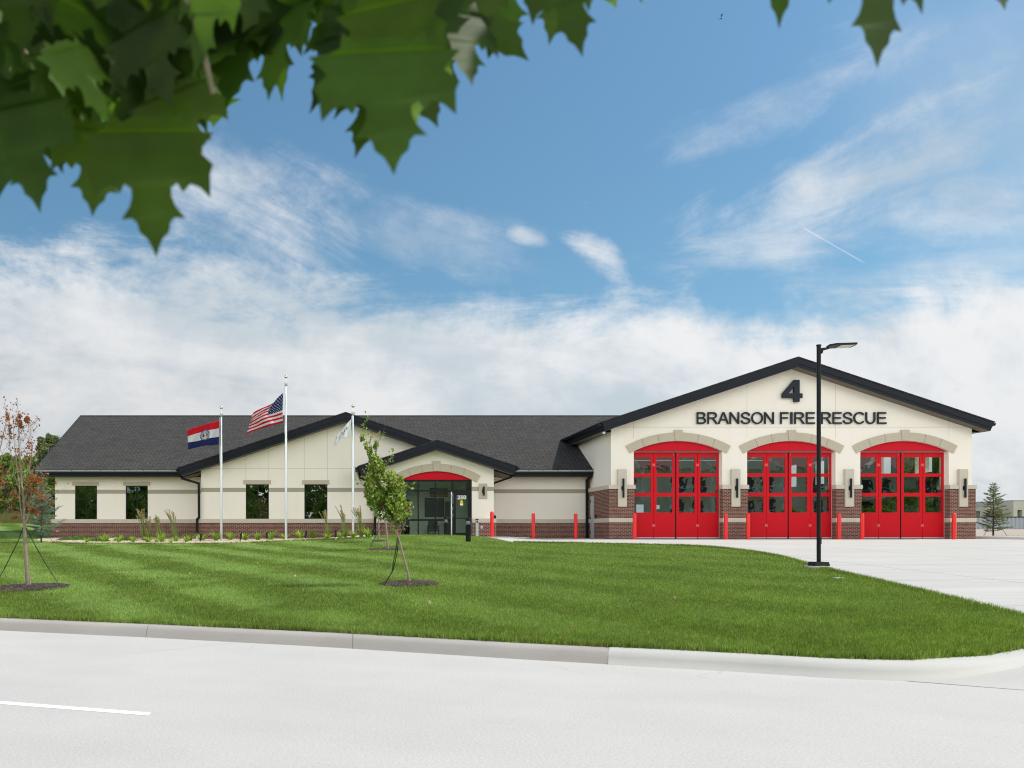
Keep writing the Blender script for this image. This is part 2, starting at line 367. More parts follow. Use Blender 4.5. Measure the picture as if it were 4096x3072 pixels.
# ------------------------------------------------------------------ mesh builder
class MB:
    def __init__(s): s.v = []; s.f = []
    def add(s, vs, fs):
        o = len(s.v); s.v += [tuple(p) for p in vs]; s.f += [tuple(i + o for i in f) for f in fs]
    def box(s, x0, x1, y0, y1, z0, z1):
        if x1 < x0: x0, x1 = x1, x0
        if y1 < y0: y0, y1 = y1, y0
        if z1 < z0: z0, z1 = z1, z0
        s.add([(x0,y0,z0),(x1,y0,z0),(x1,y1,z0),(x0,y1,z0),(x0,y0,z1),(x1,y0,z1),(x1,y1,z1),(x0,y1,z1)],
              [(0,3,2,1),(4,5,6,7),(0,1,5,4),(1,2,6,5),(2,3,7,6),(3,0,4,7)])
    def prism(s, pts, y0, y1):
        """polygon in (x, z), extruded from y0 to y1; pts counter-clockwise seen from the front (-y)"""
        n = len(pts)
        a = sum(pts[i][0] * pts[(i+1) % n][1] - pts[(i+1) % n][0] * pts[i][1] for i in range(n))
        if a < 0: pts = pts[::-1]
        tris = tessellate_polygon([[Vector((p[0], p[1], 0)) for p in pts]])
        vs = [(p[0], y0, p[1]) for p in pts] + [(p[0], y1, p[1]) for p in pts]
        fs = []
        for t in tris:
            p = [pts[i] for i in t]
            ar = (p[1][0]-p[0][0])*(p[2][1]-p[0][1])-(p[2][0]-p[0][0])*(p[1][1]-p[0][1])
            if ar < 0: t = (t[0], t[2], t[1])
            fs.append(tuple(t)); fs.append(tuple(i + n for i in reversed(t)))
        for i in range(n):
            j = (i + 1) % n; fs.append((j, i, i + n, j + n))
        s.add(vs, fs)
    def slab(s, top, th):
        """planar polygon of 3-D points (counter-clockwise from above), thickened downwards"""
        n = len(top)
        vs = list(top) + [(p[0], p[1], p[2] - th) for p in top]
        fs = [tuple(range(n)), tuple(reversed(range(n, 2 * n)))]
        for i in range(n):
            j = (i + 1) % n; fs.append((i, i + n, j + n, j))
        s.add(vs, fs)
    def tube(s, pts, r, seg=8, cap=True):
        pts = [Vector(p) for p in pts]; n = len(pts)
        rr = r if isinstance(r, (list, tuple)) else [r] * n
        rings = []; up = None
        for i, p in enumerate(pts):
            d = (pts[min(i+1, n-1)] - pts[max(i-1, 0)]).normalized()
            if up is None:
                up = Vector((0,0,1)) if abs(d.z) < .9 else Vector((1,0,0))
            a = d.cross(up).normalized(); b = a.cross(d).normalized(); up = b
            rings.append([tuple(p + (a * math.cos(2*math.pi*k/seg) + b * math.sin(2*math.pi*k/seg)) * rr[i]) for k in range(seg)])
        vs = [q for r_ in rings for q in r_]; fs = []
        for i in range(n-1):
            for k in range(seg):
                k2 = (k+1) % seg
                fs.append((i*seg+k, i*seg+k2, (i+1)*seg+k2, (i+1)*seg+k))
        if cap:
            fs.append(tuple(reversed(range(seg)))); fs.append(tuple(range((n-1)*seg, n*seg)))
        s.add(vs, fs)
    def lathe(s, cx, cy, prof, seg=20):
        """prof: (radius, z) from bottom to top"""
        vs = []; fs = []
        for r, z in prof:
            for k in range(seg):
                a = 2*math.pi*k/seg; vs.append((cx + r*math.cos(a), cy + r*math.sin(a), z))
        for i in range(len(prof)-1):
            for k in range(seg):
                k2 = (k+1) % seg; fs.append((i*seg+k, i*seg+k2, (i+1)*seg+k2, (i+1)*seg+k))
        fs.append(tuple(reversed(range(seg)))); fs.append(tuple(range((len(prof)-1)*seg, len(prof)*seg)))
        s.add(vs, fs)
    def ball(s, c, r, seg=14, rings=9):
        s.lathe(c[0], c[1], [(max(1e-4, r*math.sin(math.pi*i/rings)), c[2]-r*math.cos(math.pi*i/rings)) for i in range(rings+1)], seg)
    def wallgrid(s, x0, x1, z0, z1, holes, yf, yb):
        xs = sorted({x0, x1, *[h[0] for h in holes], *[h[1] for h in holes]}); zs = sorted({z0, z1, *[h[2] for h in holes], *[h[3] for h in holes]})
        xs = [x for x in xs if x0 <= x <= x1]; zs = [z for z in zs if z0 <= z <= z1]
        def solid(i, j):
            if i < 0 or j < 0 or i >= len(xs)-1 or j >= len(zs)-1: return False
            cx, cz = (xs[i]+xs[i+1])/2, (zs[j]+zs[j+1])/2
            return not any(h[0] < cx < h[1] and h[2] < cz < h[3] for h in holes)
        for i in range(len(xs)-1):
            for j in range(len(zs)-1):
                if not solid(i, j): continue
                a, b, c, d = xs[i], xs[i+1], zs[j], zs[j+1]
                s.add([(a,yf,c),(b,yf,c),(b,yf,d),(a,yf,d)], [(0,1,2,3)])
                s.add([(a,yb,c),(b,yb,c),(b,yb,d),(a,yb,d)], [(3,2,1,0)])
                if not solid(i-1,j): s.add([(a,yf,c),(a,yf,d),(a,yb,d),(a,yb,c)], [(0,1,2,3)])
                if not solid(i+1,j): s.add([(b,yf,c),(b,yb,c),(b,yb,d),(b,yf,d)], [(0,1,2,3)])
                if not solid(i,j-1): s.add([(a,yf,c),(a,yb,c),(b,yb,c),(b,yf,c)], [(0,1,2,3)])
                if not solid(i,j+1): s.add([(a,yf,d),(b,yf,d),(b,yb,d),(a,yb,d)], [(0,1,2,3)])
    def build(s, name, mat, parent=None, origin=None, smooth=False, slope_uv=False):
        o = Vector(origin) if origin is not None else (Vector(ORG[parent.name]) if parent is not None else Vector((0,0,0)))
        me = bpy.data.meshes.new(name)
        me.from_pydata([(p[0]-o.x, p[1]-o.y, p[2]-o.z) for p in s.v], [], s.f)
        mats = mat if isinstance(mat, (list, tuple)) else [mat]
        for m in mats: me.materials.append(MATS[m] if isinstance(m, str) else m)
        uvl = me.uv_layers.new(name='UVMap')
        for poly in me.polygons:
            n = poly.normal; ax, ay, az = abs(n.x), abs(n.y), abs(n.z)
            for li in poly.loop_indices:
                p = s.v[me.loops[li].vertex_index]
                if az > .97 or (az >= ax and az >= ay and not slope_uv): uv = (p[0], p[1])
                elif az > .3 and slope_uv:
                    if ay > ax: uv = (p[0], p[1] / max(.2, az))
                    else: uv = (p[1], p[0] / max(.2, az))
                elif ay >= ax: uv = (p[0], p[2])
                else: uv = (p[1], p[2])
                uvl.data[li].uv = uv
        if smooth:
            for p in me.polygons: p.use_smooth = True
            try:
                me.set_sharp_from_angle(angle=math.radians(40))
            except Exception: pass
        me.validate(clean_customdata=False)
        ob = bpy.data.objects.new(name, me); C.objects.link(ob)
        if parent is not None:
            ob.parent = parent
            po = Vector(ORG[parent.name])
            ob.location = o - po
        else:
            ob.location = o
        ORG[ob.name] = tuple(o)
        return ob
ORG = {}
def tag(o, label=None, cat=None, group=None, kind=None):
    if label: o['label'] = label
    if cat: o['category'] = cat
    if group: o['group'] = group
    if kind: o['kind'] = kind
    return o
def thing(name, loc, label, cat, group=None):
    o = bpy.data.objects.new(name, None); C.objects.link(o); o.location = loc; o.empty_display_size = .3
    ORG[o.name] = tuple(loc)
    return tag(o, label, cat, group)
def dup(root, loc, rotz=None, label=None, scale=None):
    def cp(o, par):
        c = o.copy(); C.objects.link(c)
        if par is not None: c.parent = par
        ORG[c.name] = ORG[o.name]
        for ch in [q for q in bpy.data.objects if q.parent == o and q.name in ORG]: cp(ch, c)
        return c
    r = cp(root, None); r.location = loc; ORG[r.name] = tuple(loc)
    if rotz is not None: r.rotation_euler = (0, 0, rotz)
    if scale: r.scale = (scale,) * 3 if not isinstance(scale, tuple) else scale
    if label: r['label'] = label
    return r
def npmesh(name, V, Fc, mat, parent=None, origin=(0,0,0), loopn=3, smooth=False):
    """V (n,3) float, Fc (m,loopn) int"""
    me = bpy.data.meshes.new(name)
    V = np.asarray(V, dtype=np.float32) - np.asarray(origin, dtype=np.float32)
    Fc = np.asarray(Fc, dtype=np.int32)
    me.vertices.add(len(V)); me.vertices.foreach_set('co', V.ravel())
    me.loops.add(Fc.size); me.loops.foreach_set('vertex_index', Fc.ravel())
    me.polygons.add(len(Fc)); me.polygons.foreach_set('loop_start', np.arange(0, Fc.size, loopn, dtype=np.int32))
    try: me.polygons.foreach_set('loop_total', np.full(len(Fc), loopn, dtype=np.int32))
    except Exception: pass
    me.update(calc_edges=True)
    me.materials.append(MATS[mat])
    ob = bpy.data.objects.new(name, me); C.objects.link(ob)
    if parent is not None:
        ob.parent = parent; po = np.array(ORG[parent.name]); ob.location = Vector(np.array(origin) - po)
    else: ob.location = origin
    ORG[ob.name] = tuple(origin)
    return ob
def quads_at(P, size, RNG=RNG, aspect=1.7, droop=0.0, flat=0.0):
    """a pointed leaf (rhombus, 4 verts) at each point with random orientation"""
    n = len(P)
    d = RNG.normal(size=(n,3)); d[:,2] -= droop; d /= np.linalg.norm(d,axis=1,keepdims=True)
    e = RNG.normal(size=(n,3)); e[:,2] *= (1-flat); w = np.cross(d, e); w /= np.linalg.norm(w,axis=1,keepdims=True)
    s = (size * (.7 + .6*RNG.random(n)))[:,None]
    a = P - d*s*.5; b = P + w*s*.5/aspect; c = P + d*s*.5; e2 = P - w*s*.5/aspect
    V = np.stack([a,b,c,e2],1).reshape(-1,3)
    Fc = np.arange(4*n).reshape(-1,4)
    return V, Fc

# ================================================================== SETTING: ground surfaces
def cdt_sheet(name, poly, step, zf, mat, holes=(), kind='structure', jitter=0.0):
    xs = [p[0] for p in poly]; ys = [p[1] for p in poly]
    def inside(x, y, pl):
        r = False; n = len(pl)
        for i in range(n):
            x1, y1 = pl[i]; x2, y2 = pl[(i+1) % n]
            if (y1 > y) != (y2 > y) and x < (x2-x1)*(y-y1)/(y2-y1)+x1: r = not r
        return r
    bpts = []
    for i in range(len(poly)):
        a, b = poly[i], poly[(i+1) % len(poly)]
        L = math.hypot(b[0]-a[0], b[1]-a[1]); k = max(1, int(L/step))
        for j in range(k): bpts.append((a[0]+(b[0]-a[0])*j/k, a[1]+(b[1]-a[1])*j/k))
    nb_ = len(bpts)
    pts = [Vector(p) for p in bpts]
    x = min(xs) + step/2
    while x < max(xs):
        y = min(ys) + step/2
        while y < max(ys):
            if inside(x, y, poly): pts.append(Vector((x, y)))
            y += step
        x += step
    vo, eo, fo, *_ = delaunay_2d_cdt(pts, [], [list(range(nb_))], 1, 1e-5)
    mb = MB(); mb.v = [(v.x, v.y, zf(v.x, v.y)) for v in vo]; mb.f = [tuple(f) for f in fo]
    # keep faces up
    fs = []
    for f in mb.f:
        a, b, c = [mb.v[i] for i in f[:3]]
        if (b[0]-a[0])*(c[1]-a[1])-(b[1]-a[1])*(c[0]-a[0]) < 0: f = tuple(reversed(f))
        fs.append(f)
    mb.f = fs
    return tag(mb.build(name, mat, smooth=True), kind=kind), inside

def smooth_line(pts, sub=6):
    out = []
    n = len(pts)
    for i in range(n-1):
        p0, p1, p2, p3 = pts[max(0,i-1)], pts[i], pts[i+1], pts[min(n-1,i+2)]
        for k in range(sub):
            t = k/sub
            out.append(tuple(.5*((2*b)+(c-a)*t+(2*a-5*b+4*c-d)*t*t+(3*b-a-3*c+d)*t**3) for a,b,c,d in zip(p0,p1,p2,p3)))
    out.append(pts[-1]); return out

# edge between the lawn and the concrete drive, from the walk by the entrance round to the street corner
edge_px = [(2055,2170),(2250,2173),(2463,2178),(2778,2186),(2963,2203),(3111,2227),(3259,2268),(3518,2329),(3796,2394),(3981,2440),(4096,2474)]
edge = [hit(*p)[:2] for p in edge_px]
edge = smooth_line(edge, 4)
kerb_back_off = .30
def kline(x, off): # point on the kerb line moved back by off
    return (x + off*.38, YK(x) + off*.925)
kx = [-60, -45, -30, -20, -12, -8, -5.56, -4.2, -3.02, -1.6, -.375, .8, 1.954, 2.8, 3.68, 4.4, 5.14]
K2 = [(3.0, YK(3.0)), (3.68, 9.80), (4.4, 9.5), (5.14, 9.14), (6.0, 8.96), (7.0, 9.15), (8.0, 9.65), (8.9, 10.4), (9.5, 11.3)]
def back_of(line, off):
    o_ = []
    for i in range(len(line)):
        a = line[max(0,i-1)]; b = line[min(len(line)-1,i+1)]; L = math.hypot(b[0]-a[0], b[1]-a[1])
        o_.append((line[i][0]-(b[1]-a[1])/L*off, line[i][1]+(b[0]-a[0])/L*off))
    return o_
kback = [kline(x, kerb_back_off) for x in kx if x < 3.2] + back_of(K2, .33)[1:]
lawn_top_left = [(-60, 60), (-60, 84), (-20, 84), (-16.15, 70), (-16.15, 45.75)]
bed_front_px = [(212, 2171), (260, 2174), (330, 2175.8), (480, 2176), (640, 2177), (800, 2177), (960, 2174), (1100, 2168), (1250, 2160), (1380, 2156), (1470, 2153)]
bed_front = [hit(*p)[:2] for p in bed_front_px]
ZENT = ZE - .02
bed_right = (PX(1500, 43.0), 43.1)
lawn_poly = kback + list(reversed(edge)) + [(6.4, 40.3), (6.15, 41.2), (6.1, 41.8), (2.2, 42.2), bed_right] + list(reversed(bed_front)) + [(-16.15, 43.6)] + list(reversed(lawn_top_left))
def lawn_z(x, y): return T(x, y) + .012
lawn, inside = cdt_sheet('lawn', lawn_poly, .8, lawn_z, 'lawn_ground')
def drive_z(x, y):
    z = T(x, y)
    d = (y - YK(x)) * .925
    z -= .157 * (1 - sstep(.0, 1.7, d))
    return z
drive_right = [(31.1, 43.0), (31.15, 42.0), (31.7, 41.0), (33.0, 39.9), (36.5, 38.9), (44, 38), (52, 37), (52, -9.0)]
drive_poly = [(5.2, 9.31), (6.56, 8.45), (12, 6.35), (20, 3.27), (30, -.6)] + [(52, -9.2)] + list(reversed(drive_right[:-1])) + [(31.1, 46), (12.0, 46), (7.3, 46.0), (7.3, 43.45), (6.05, 43.45), (6.1, 41.8), (6.15, 41.2), (6.4, 40.3)] + edge + [(9.5, 11.3), (8.9, 10.4), (8.0, 9.65), (7.0, 9.15), (6.0, 8.96)]
drive, _ = cdt_sheet('concrete_drive', drive_poly, .9, drive_z, 'drive_concrete')
# gravel planting bed
bed_poly = [(-16.15, 43.6)] + bed_front + [bed_right, (1.2, 43.2), (1.2, 44.25), (-7.95, 44.25), (-7.95, 45.55), (-16.15, 45.55)]
bed, _ = cdt_sheet('gravel_bed', bed_poly, .7, lambda x, y: T(x, y) + .008, 'soil')
# raised walk in front of the door
wk = MB(); wk.slab([(2.0,42.2,.105),(6.1,41.9,.105),(8.4,41.5,.09),(8.9,43.1,.09),(7.1,43.35,.105),(2.0,43.35,.105)], .2)
tag(wk.build('entrance_walk', 'walk_concrete'), kind='structure')
# base ground reaching the horizon, beneath everything
def ground():
    xs = np.concatenate([np.linspace(-900,-60,15), np.linspace(-54,70,63), np.linspace(80,900,15)])
    ys = np.concatenate([np.linspace(-900,-30,15), np.linspace(-26,130,79), np.linspace(140,1200,20)])
    mb = MB()
    for y in ys:
        for x in xs:
            if y < YK(x) + .3: z = -1.32
            else: z = T(x, y) - .16
            if -26 > y or y > 47: z = z
            mb.v.append((x, y, z))
    nx = len(xs)
    for j in range(len(ys)-1):
        for i in range(nx-1):
            a = j*nx+i; mb.f.append((a, a+1, a+nx+1, a+nx))
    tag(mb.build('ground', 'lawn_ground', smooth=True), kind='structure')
ground()
lot_poly = [(30.9, 44.5), (33, 44.2), (60, 46), (120, 60), (120, 128), (14, 128), (14, 64), (30.6, 64)]
cdt_sheet('gravel_lot', lot_poly, 6.0, lambda x, y: T(x, y) - .10, 'gravel_lot')
verge_poly = [(31.3, 42.9), (31.45, 42.0), (31.95, 41.15), (33.2, 40.1), (36.5, 39.1), (44, 38.2), (60, 37.2), (60, 45.9), (33, 44.15), (31.1, 44.4)]
verge, _ = cdt_sheet('verge', verge_poly, .9, lambda x, y: T(x, y) + .10, 'lawn_ground')
# road
def off_line(d): return [(x - d*.38*0, YK(x) - d) for x in (-60,-30,-12,-5.56,-3.02,-.375,1.954,3.68,5.14,6.56,30,80)]
rd = MB()
A = off_line(0.0); B = off_line(10.6)
rd.v = [(x, y, -1.20) for x, y in A] + [(x, y, -1.20) for x, y in B]
n_ = len(A); rd.f = [(i, i+n_, i+1+n_, i+1) for i in range(n_-1)]
tag(rd.build('road', 'road_surface'), kind='structure')
for nm, x0, x1 in (('lane_dash', -5.0, -1.74), ('lane_dash', 7.4, 10.4), ('lane_dash', -17.1, -14.1)):
    mk = MB()
    sl = -.335
    yb = 7.32 + .04
    def Yl(x): return 7.32 + (x + 1.74) * sl
    mk.slab([(x0, Yl(x0)-.055, -1.196), (x1, Yl(x1)-.055, -1.196), (x1, Yl(x1)+.055, -1.196), (x0, Yl(x0)+.055, -1.196)], .003)
    tag(mk.build(nm, 'road_paint', origin=(x0, Yl(x0), -1.196)), 'worn white dash painted along the middle of the pale road' if x0 == -5.0 else None, kind='structure')
# kerb: rounded profile swept along the street edge, dying into the drive
def sweep(line, prof, zb, fade=None):
    mb = MB(); n = len(line); m = len(prof)
    for i, (x, y) in enumerate(line):
        a = line[max(0,i-1)]; b = line[min(n-1,i+1)]
        dx, dy = b[0]-a[0], b[1]-a[1]; L = math.hypot(dx, dy); nx, ny = -dy/L, dx/L
        h = fade[i] if fade else 1.0
        for o, z in prof: mb.v.append((x + nx*o, y + ny*o, zb + z*h))
    for i in range(n-1):
        for k in range(m-1):
            a = i*m+k; mb.f.append((a, a+m, a+m+1, a+1))
    return mb
kpts = [(x, YK(x)) for x in np.concatenate([np.linspace(-60,-12,17), np.linspace(-11,3.0,40)])]
prof = [(-.02,-.03),(0,.004),(.035,.05),(.07,.115),(.11,.150),(.16,.163),(.24,.168),(.31,.165),(.33,.10),(.33,-.1)]
def jl(line):
    return line
kb = sweep(kpts, prof, -1.20)
kb.f = [tuple(reversed(f)) for f in kb.f]
tag(kb.build('street_kerb', 'kerb_concrete', smooth=True), kind='structure')
k2l = smooth_line(K2, 4)
fd = [max(.02, 1 - .9*sstep(.45, 1.0, i/(len(k2l)-1))) for i in range(len(k2l))]
k2 = sweep(k2l, [(-.05,-.03),(-.02,.006),(.02,.03),(.05,.08),(.09,.13),(.16,.158),(.24,.166),(.34,.166),(.40,.13),(.40,-.5)], -1.20, None)
for i_, (x_, y_) in enumerate(k2l):
    b_ = drive_z(x_, y_); h_ = max(.03, (T(x_, y_) - b_) + .012) / .166
    for k_ in range(10):
        v_ = k2.v[i_*10+k_]; k2.v[i_*10+k_] = (v_[0], v_[1], b_ + (v_[2]+1.20)*h_); k2.f = [tuple(reversed(f)) for f in k2.f]
tag(k2.build('corner_kerb', 'pale_concrete', smooth=True), kind='structure')
kr = smooth_line([(31.05, 43.6), (31.1, 43.0), (31.15, 42.0), (31.7, 41.0), (33.0, 39.9), (36.5, 38.9), (44, 38), (60, 37)], 5)
mbk = MB(); m_ = 7
pr = [(0,.0),(.03,.09),(.08,.14),(.16,.155),(.25,.14),(.28,.1),(.28,-.1)]
for i, (x, y) in enumerate(kr):
    a = kr[max(0,i-1)]; b = kr[min(len(kr)-1,i+1)]; dx, dy = b[0]-a[0], b[1]-a[1]; L = math.hypot(dx, dy); nx, ny = -dy/L, dx/L
    for o, z in pr: mbk.v.append((x+nx*o, y+ny*o, T(x, y)+z))
for i in range(len(kr)-1):
    for k in range(m_-1):
        a = i*m_+k; mbk.f.append((a, a+1, a+m_+1, a+m_))
tag(mbk.build('drive_kerb', 'pale_concrete', smooth=True), kind='structure')

# ------------------------------------------------------------------ grass blades on the lawn
def blades(name, count, h0, h1, keep, ymin=8.0, ymax=48.0, power=1.0, mat='lawn_blade', wid=.007, extra=None):
    # sample distance so that the density falls with distance
    u = RNG.random(count)
    Y = (ymin**(-power) + u*(ymax**(-power) - ymin**(-power)))**(-1/power)
    a = RNG.random(count) * ((4096+60)/F + 60/F*0) - (CX+60)/F
    X = a * Y
    ok = keep(X, Y)
    X, Y = X[ok], Y[ok]; n0 = len(X)
    if extra is not None: X = np.concatenate([X, extra[0]]); Y = np.concatenate([Y, extra[1]])
    n = len(X)
    Z = np.array([T(x, y) for x, y in zip(X, Y)]) + .005
    h = (h0 + (h1-h0)*RNG.random(n)); h[n0:] *= 1.1 + .9*RNG.random(n-n0); th = RNG.random(n)*2*math.pi; le = (RNG.random(n)*.75)
    sc = np.clip(Y/14.0, 1, 2.6)
    w = wid*sc*(.6+.8*RNG.random(n))
    ph = RNG.random(n)*2*math.pi
    bx, by = np.cos(th)*w*.5, np.sin(th)*w*.5
    P0 = np.stack([X-bx, Y-by, Z], 1); P1 = np.stack([X+bx, Y+by, Z], 1)
    P2 = np.stack([X+np.cos(ph)*h*le, Y+np.sin(ph)*h*le, Z+h*np.sqrt(1-le**2*.8)], 1)
    V = np.stack([P0,P1,P2],1).reshape(-1,3); Fc = np.arange(3*n).reshape(-1,3)
    return npmesh(name, V, Fc, mat)
def in_poly_np(X, Y, poly):
    r = np.zeros(len(X), bool); n = len(poly)
    for i in range(n):
        x1, y1 = poly[i]; x2, y2 = poly[(i+1) % n]
        c = ((y1 > Y) != (y2 > Y))
        with np.errstate(divide='ignore', invalid='ignore'):
            xi = (x2-x1)*(Y-y1)/((y2-y1) if y2 != y1 else 1e-9)+x1
        r ^= c & (X < xi)
    return r
RINGS = []
def ringpt(px, py, rpx):
    x, y, z = hit(px, py); RINGS.append((x, y, rpx/F*y)); return (x, y, z)
tree_left_p = ringpt(118, 2353, 152)
tree_front_p = ringpt(1636, 2338, 116)
tree_mid_p = ringpt(1548, 2199, 78)
tree_back_p = ringpt(1515, 2165, 26)
def keep_lawn(X, Y):
    k = in_poly_np(X, Y, lawn_poly)
    for rx, ry, rr in RINGS: k &= ((X-rx)**2 + (Y-ry)**2) > (rr*.95)**2
    return k
def edge_pts(line, n, spread=.10):
    L = np.array(line); k = RNG.integers(0, len(L)-1, n); t = RNG.random(n)[:,None]
    P = L[k]*(1-t) + L[k+1]*t + RNG.normal(size=(n,2))*spread*.5
    return P[:,0], P[:,1]
def dens(line, step=.25):
    o_ = []
    for a, b in zip(line, line[1:]):
        m_ = max(1, int(math.hypot(b[0]-a[0], b[1]-a[1])/step)); o_ += [(a[0]+(b[0]-a[0])*i/m_, a[1]+(b[1]-a[1])*i/m_) for i in range(m_)]
    return o_ + [line[-1]]
e1 = edge_pts(dens([p for p in kback if p[0] > -9]), 26000, .07); e2 = edge_pts(dens(edge), 22000, .09); e3 = edge_pts(dens(bed_front), 9000, .12)
EX = (np.concatenate([e1[0], e2[0], e3[0]]), np.concatenate([e1[1], e2[1], e3[1]]))
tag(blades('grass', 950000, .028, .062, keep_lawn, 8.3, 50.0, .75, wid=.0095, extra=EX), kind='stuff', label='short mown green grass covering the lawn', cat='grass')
fr = blades('verge_grass', 30000, .08, .28, lambda X, Y: in_poly_np(X, Y, verge_poly), 36, 47, .2, 'dry_grass', .006)
tag(fr, kind='stuff', label='tall dry grass on the verge right of the drive', cat='grass')
# ragged grass along the kerb
# gravel stones in the bed and mulch chips round the trees
def chips(name, pts, sx, mat, flat=.5, label=None, cat=None, kind='stuff', parent=None, origin=(0,0,0)):
    n = len(pts); P = np.asarray(pts)
    base = np.array([[1,0,0],[-1,0,0],[0,1,0],[0,-1,0],[0,0,1]], float)
    R = RNG.normal(size=(n,4)); R /= np.linalg.norm(R,axis=1,keepdims=True)
    th = RNG.random(n)*2*math.pi; tl = (RNG.random(n)-.5)*.9
    s = sx*(.5+RNG.random((n,3))); s[:,2] *= flat
    V = base[None]*s[:,None,:]
    c, s_ = np.cos(th)[:,None], np.sin(th)[:,None]
    x = V[...,0]*c - V[...,1]*s_; y = V[...,0]*s_ + V[...,1]*c; z = V[...,2] + x*tl[:,None]*.6
    V = np.stack([x,y,z],-1) + P[:,None,:]
    Fb = np.array([[0,2,4],[2,1,4],[1,3,4],[3,0,4]])
    Fc = (np.arange(n)[:,None,None]*5 + Fb[None]).reshape(-1,3)
    o = npmesh(name, V.reshape(-1,3), Fc, mat, parent=parent, origin=origin)
    if parent is None: tag(o, label, cat, kind=kind)
    return o
gp = []
while len(gp) < 26000:
    x = random.uniform(-16.1, 1.2); y = random.uniform(37.5, 45.5); 
    gp.append((x, y))
gx = np.array(gp); kk = in_poly_np(gx[:,0], gx[:,1], bed_poly); gx = gx[kk]
chips('bed_gravel', [(x, y, T(x, y)+.012) for x, y in gx], .055, 'gravel_stone', .7, 'pale pinkish river gravel filling the bed along the left wing', 'gravel')

# ================================================================== FIRE STATION
FS = thing('fire_station', (6.0, 44.0, 0.0), 'long cream fire station with brick base, dark roofs and three red truck doors', 'fire station')
def part(mb, name, mat, parent=FS, **k):
    return split_build(mb, name, mat, parent, .035, **k)
def split_build(mb, name, mat, parent, gap, **k):
    if len(mb.v) == 0: return mb.build(name, mat, parent=parent, **k)
    if 'joints' in name: gap = 2.5
    # islands, then islands that touch or nearly touch, become one part each
    n = len(mb.v); p = list(range(n))
    def find(a):
        while p[a] != a: p[a] = p[p[a]]; a = p[a]
        return a
    for f in mb.f:
        for q in f[1:]:
            a, b = find(f[0]), find(q)
            if a != b: p[a] = b
    isl = {}
    for i in range(n): isl.setdefault(find(i), []).append(i)
    keys = list(isl); bb = []
    for kk_ in keys:
        A_ = [mb.v[i] for i in isl[kk_]]; bb.append(([min(c[j] for c in A_)-gap for j in range(3)], [max(c[j] for c in A_)+gap for j in range(3)]))
    g_ = list(range(len(keys)))
    def fg(a):
        while g_[a] != a: g_[a] = g_[g_[a]]; a = g_[a]
        return a
    for i in range(len(keys)):
        for j in range(i):
            if all(bb[i][0][c] <= bb[j][1][c] and bb[j][0][c] <= bb[i][1][c] for c in range(3)): g_[fg(i)] = fg(j)
    cl = {}
    for i, kk_ in enumerate(keys): cl.setdefault(fg(i), []).extend(isl[kk_])
    if len(cl) == 1: return mb.build(name, mat, parent=parent, **k)
    out = None
    for ids in cl.values():
        ids = sorted(ids); m_ = {q: r for r, q in enumerate(ids)}; sub = MB(); sub.v = [mb.v[i] for i in ids]; sub.f = [tuple(m_[q] for q in f) for f in mb.f if f[0] in m_]
        out = sub.build(name, mat, parent=parent, **k)
    return out
STZ0, STZ1 = .81, 1.02     # stone cap of the brick base

# ---- truck bay block
BX0, BX1, BXC = 12.62, 30.25, 21.435
SL = .331
PKZ = 8.31
def bay_top(x): return PKZ - SL*abs(x-BXC)
OC = (15.89, 21.43, 26.96); HW = 2.16
AR, AZ = 4.916, -.126   # arch radius and centre height
ATOP = 4.79
def arch(cx, r, x_half, n=16, zc=AZ):
    a = math.asin(x_half/r); return [(cx + r*math.sin(-a+2*a*i/n), zc + r*math.cos(-a+2*a*i/n)) for i in range(n+1)]
outline = [(BX0, 0)]
outline_l = [(BX0, 0), (BX0, bay_top(BX0)), (BXC, PKZ), (BX1, bay_top(BX1)), (BX1, 0)]
for cx in reversed(OC):
    a = arch(cx, AR, HW)
    outline_l += [(cx+HW, 0)] + list(reversed(a)) + [(cx-HW, 0)]
mb = MB(); mb.prism(outline_l, ZB, ZB+.36)
# side walls, rear
mb.box(BX0, BX0+.25, ZB+.36, 62, 0, bay_top(BX0)); SW = [(44.35,45.0,3.45,4.7),(45.15,45.75,3.45,4.7),(47.75,48.85,3.45,4.7),(54.5,55.6,3.4,4.9),(57.9,59.2,3.4,4.9)]
tmp = MB(); tmp.wallgrid(ZB+.36, 62, 0, bay_top(BX1), SW, 0, .25)
mb.add([(BX1-p[1], p[0], p[2]) for p in tmp.v], tmp.f)
part(mb, 'bay_wall', 'stucco')
mb = MB()
rear = [(PX(2545,62),PX(2578,62),PZ(2052,62),PZ(2018,62)), (PX(2624,62),PX(2642,62),PZ(2036,62),PZ(2020,62))]
mb.wallgrid(BX0+.26, BX1-.26, .0, 5.5, rear, 62, 62.2)
part(mb, 'rear_wall', 'dark_interior')
mb = MB(); mb.box(BX0+.27, BX1-.27, ZB+.37, 61.9, -.06, -.02); part(mb, 'bay_floor', 'dark_interior')
mb = MB(); mb.box(BX0+.27, BX1-.27, ZB+.40, 61.9, 5.52, 5.6)
mb.box(BX0+.27, BX0+.29, ZB+.40, 61.9, 0, 5.5); tmp = MB(); tmp.wallgrid(ZB+.40, 61.9, 0, 5.5, SW, 0, .02); mb.add([(BX1-.27-p[1], p[0], p[2]) for p in tmp.v], tmp.f); part(mb, 'bay_lining', 'dark_interior')
